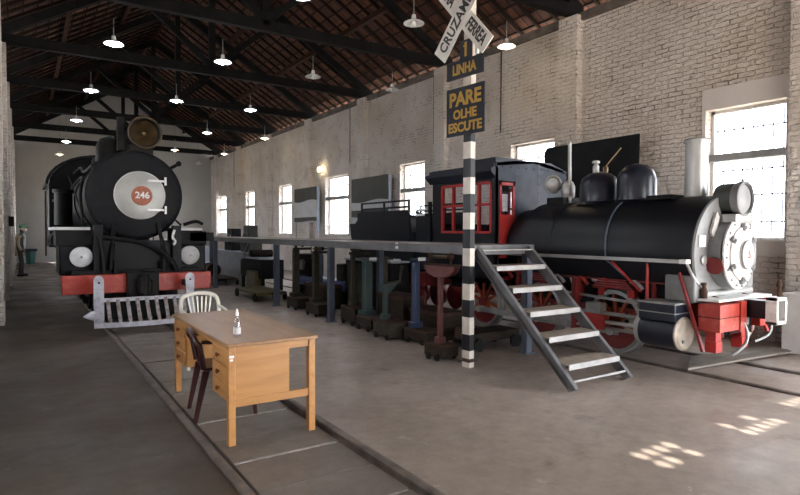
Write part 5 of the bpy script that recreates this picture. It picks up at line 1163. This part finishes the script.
for y, lab in ((9.75, 'thin dark conduit on the wall right of the signpost boards'), (17.0, 'thin dark conduit ending above the window behind the wall lamp'), (29.6, 'thin dark conduit near the far end of the window wall')):
    tag(MB().box(XR - 0.02, XR, y, y + 0.014, 3.9, 5.75).build('conduit_pipe', 'rust'), lab, 'conduit')
tag(MB().cyl((XR - 0.20, 3.38, 3.2), (XR - 0.20, 3.38, 5.8), 0.025, seg=10).box(XR - 0.23, XR - 0.17, 3.33, 3.43, 3.12, 3.22).build('conduit_pipe', 'mattblack'), 'dark conduit on the nearest brick pilaster at the right edge', 'conduit')
tag(MB().prism([(6.35, 3.62), (8.45, 3.42), (8.7, 3.66), (7.0, 3.98)], 'Z', 0.024, 0.05).build('floor_plank', 'plank', bevel=0.004), 'rough grey-brown plank lying across the rails below the coupler', 'plank')
o = thing('fuse_box', 'small dark fuse box fixed on a pilaster of the left wall', 'box', (-0.27, 16.0, 1.7))
MB().box(-0.27, -0.17, 15.93, 16.07, 1.70, 1.93).build('box_body', 'mattblack', o); o.location = o.location
MB().box(-0.172, -0.165, 15.95, 16.05, 1.72, 1.91).build('box_door', 'rust', o)

# bin
bn = thing('waste_bin', 'green plastic bin with dark lid against the far white wall', 'bin', (0.42, 33.0, 0))
MB().lathe((0.30, 32.6, 0), (0, 0, 1), [(0, 0.17), (0.62, 0.22)], 4).build('bin_body', 'binGreen', bn)
MB().box(0.02, 0.58, 32.35, 32.9, 0.62, 0.74).build('bin_lid', 'signblue', bn, bevel=0.03)

# ================================================================== PERSON at the far left
def skin_body(name, verts, edges, radii, m, parent, sub=2):
    me = bpy.data.meshes.new(name); me.from_pydata([Vector(v) for v in verts], edges, []); me.materials.append(K[m])
    o = bpy.data.objects.new(name, me); COL.objects.link(o); o.parent = parent
    md = o.modifiers.new('skin', 'SKIN'); md.use_smooth_shade = True
    lay = me.skin_vertices[0].data if me.skin_vertices else None
    if lay is None:
        bm = bmesh.new(); bm.from_mesh(me); bm.verts.layers.skin.verify(); bm.to_mesh(me); bm.free(); lay = me.skin_vertices[0].data
    for i, r in enumerate(radii): lay[i].radius = (r, r) if not isinstance(r, tuple) else r
    lay[0].use_root = True
    sb = o.modifiers.new('sub', 'SUBSURF'); sb.levels = sub; sb.render_levels = sub
    return o
PN = thing('person', 'person in green cap, khaki coat and dark trousers standing by the left wall', 'person', (-0.09, 24.0, 0))
# local coordinates: facing +X
V = [(0, 0, 0.95), (0.0, 0, 1.15), (0.02, 0, 1.38), (0.05, 0, 1.52), (0.09, 0, 1.68),
     (0, -0.10, 0.90), (0.03, -0.11, 0.50), (-0.02, -0.11, 0.09), (0.13, -0.11, 0.04),
     (0, 0.10, 0.90), (0.06, 0.11, 0.50), (0.06, 0.11, 0.09), (0.21, 0.11, 0.04),
     (0.02, -0.19, 1.40), (0.0, -0.24, 1.14), (0.10, -0.23, 0.92), (0.13, -0.22, 0.84),
     (0.02, 0.19, 1.40), (0.0, 0.24, 1.14), (0.10, 0.23, 0.92), (0.13, 0.22, 0.84)]
Ed = [(0, 1), (1, 2), (2, 3), (3, 4), (0, 5), (5, 6), (6, 7), (7, 8), (0, 9), (9, 10), (10, 11), (11, 12), (2, 13), (13, 14), (14, 15), (15, 16), (2, 17), (17, 18), (18, 19), (19, 20)]
Rd = [0.15, 0.14, 0.15, 0.055, 0.09, 0.095, 0.065, 0.042, 0.035, 0.095, 0.065, 0.042, 0.035, 0.06, 0.045, 0.03, 0.025, 0.06, 0.045, 0.03, 0.025]
body = skin_body('body', V, Ed, Rd, 'trouser', PN)
hd = MB().ball((0.10, 0, 1.67), 0.10, 18, (1.0, 0.82, 1.18)); hd.ball((0.20, 0, 1.655), 0.018, 8); 
hd.ball((0.09, 0.083, 1.66), 0.022, 8); hd.ball((0.09, -0.083, 1.66), 0.022, 8)
off = PN.location.copy(); PN.location = (0, 0, 0)
hd.build('head', 'skin', PN)
MB().ball((0.16, 0, 1.63), 0.062, 12, (0.9, 1, 0.9)).build('face_mask', 'white', PN)
MB().lathe((0.08, 0, 1.70), (0, 0, 1), [(0, 0.108), (0.06, 0.105), (0.10, 0.07), (0.115, 0.01)], 20).box(0.14, 0.27, -0.07, 0.07, 1.705, 1.72).build('cap', 'cap', PN)
MB().lathe((0.0, 0, 0.72), (0.03, 0, 1), [(0, 0.155), (0.22, 0.145), (0.45, 0.135), (0.64, 0.15), (0.74, 0.11), (0.80, 0.06)], 20).build('coat', 'jacket', PN)
MB().lathe((0.05, 0, 0.98), (0.05, 0, 1), [(0, 0.105), (0.3, 0.12), (0.5, 0.09)], 16).build('shirt', 'shirt', PN)
for sy in (-1, 1):
    MB().tube([(0.02, sy * 0.18, 1.42), (-0.02, sy * 0.225, 1.14), (0.05, sy * 0.215, 0.93)], 0.055, 12).build('coat_sleeve', 'jacket', PN)
    MB().ball((0.02 if sy < 0 else 0.11, sy * 0.11, 0.045), 0.07, 12, (1.9, 0.75, 0.65)).build('shoe', 'mattblack', PN)
PN.location = off
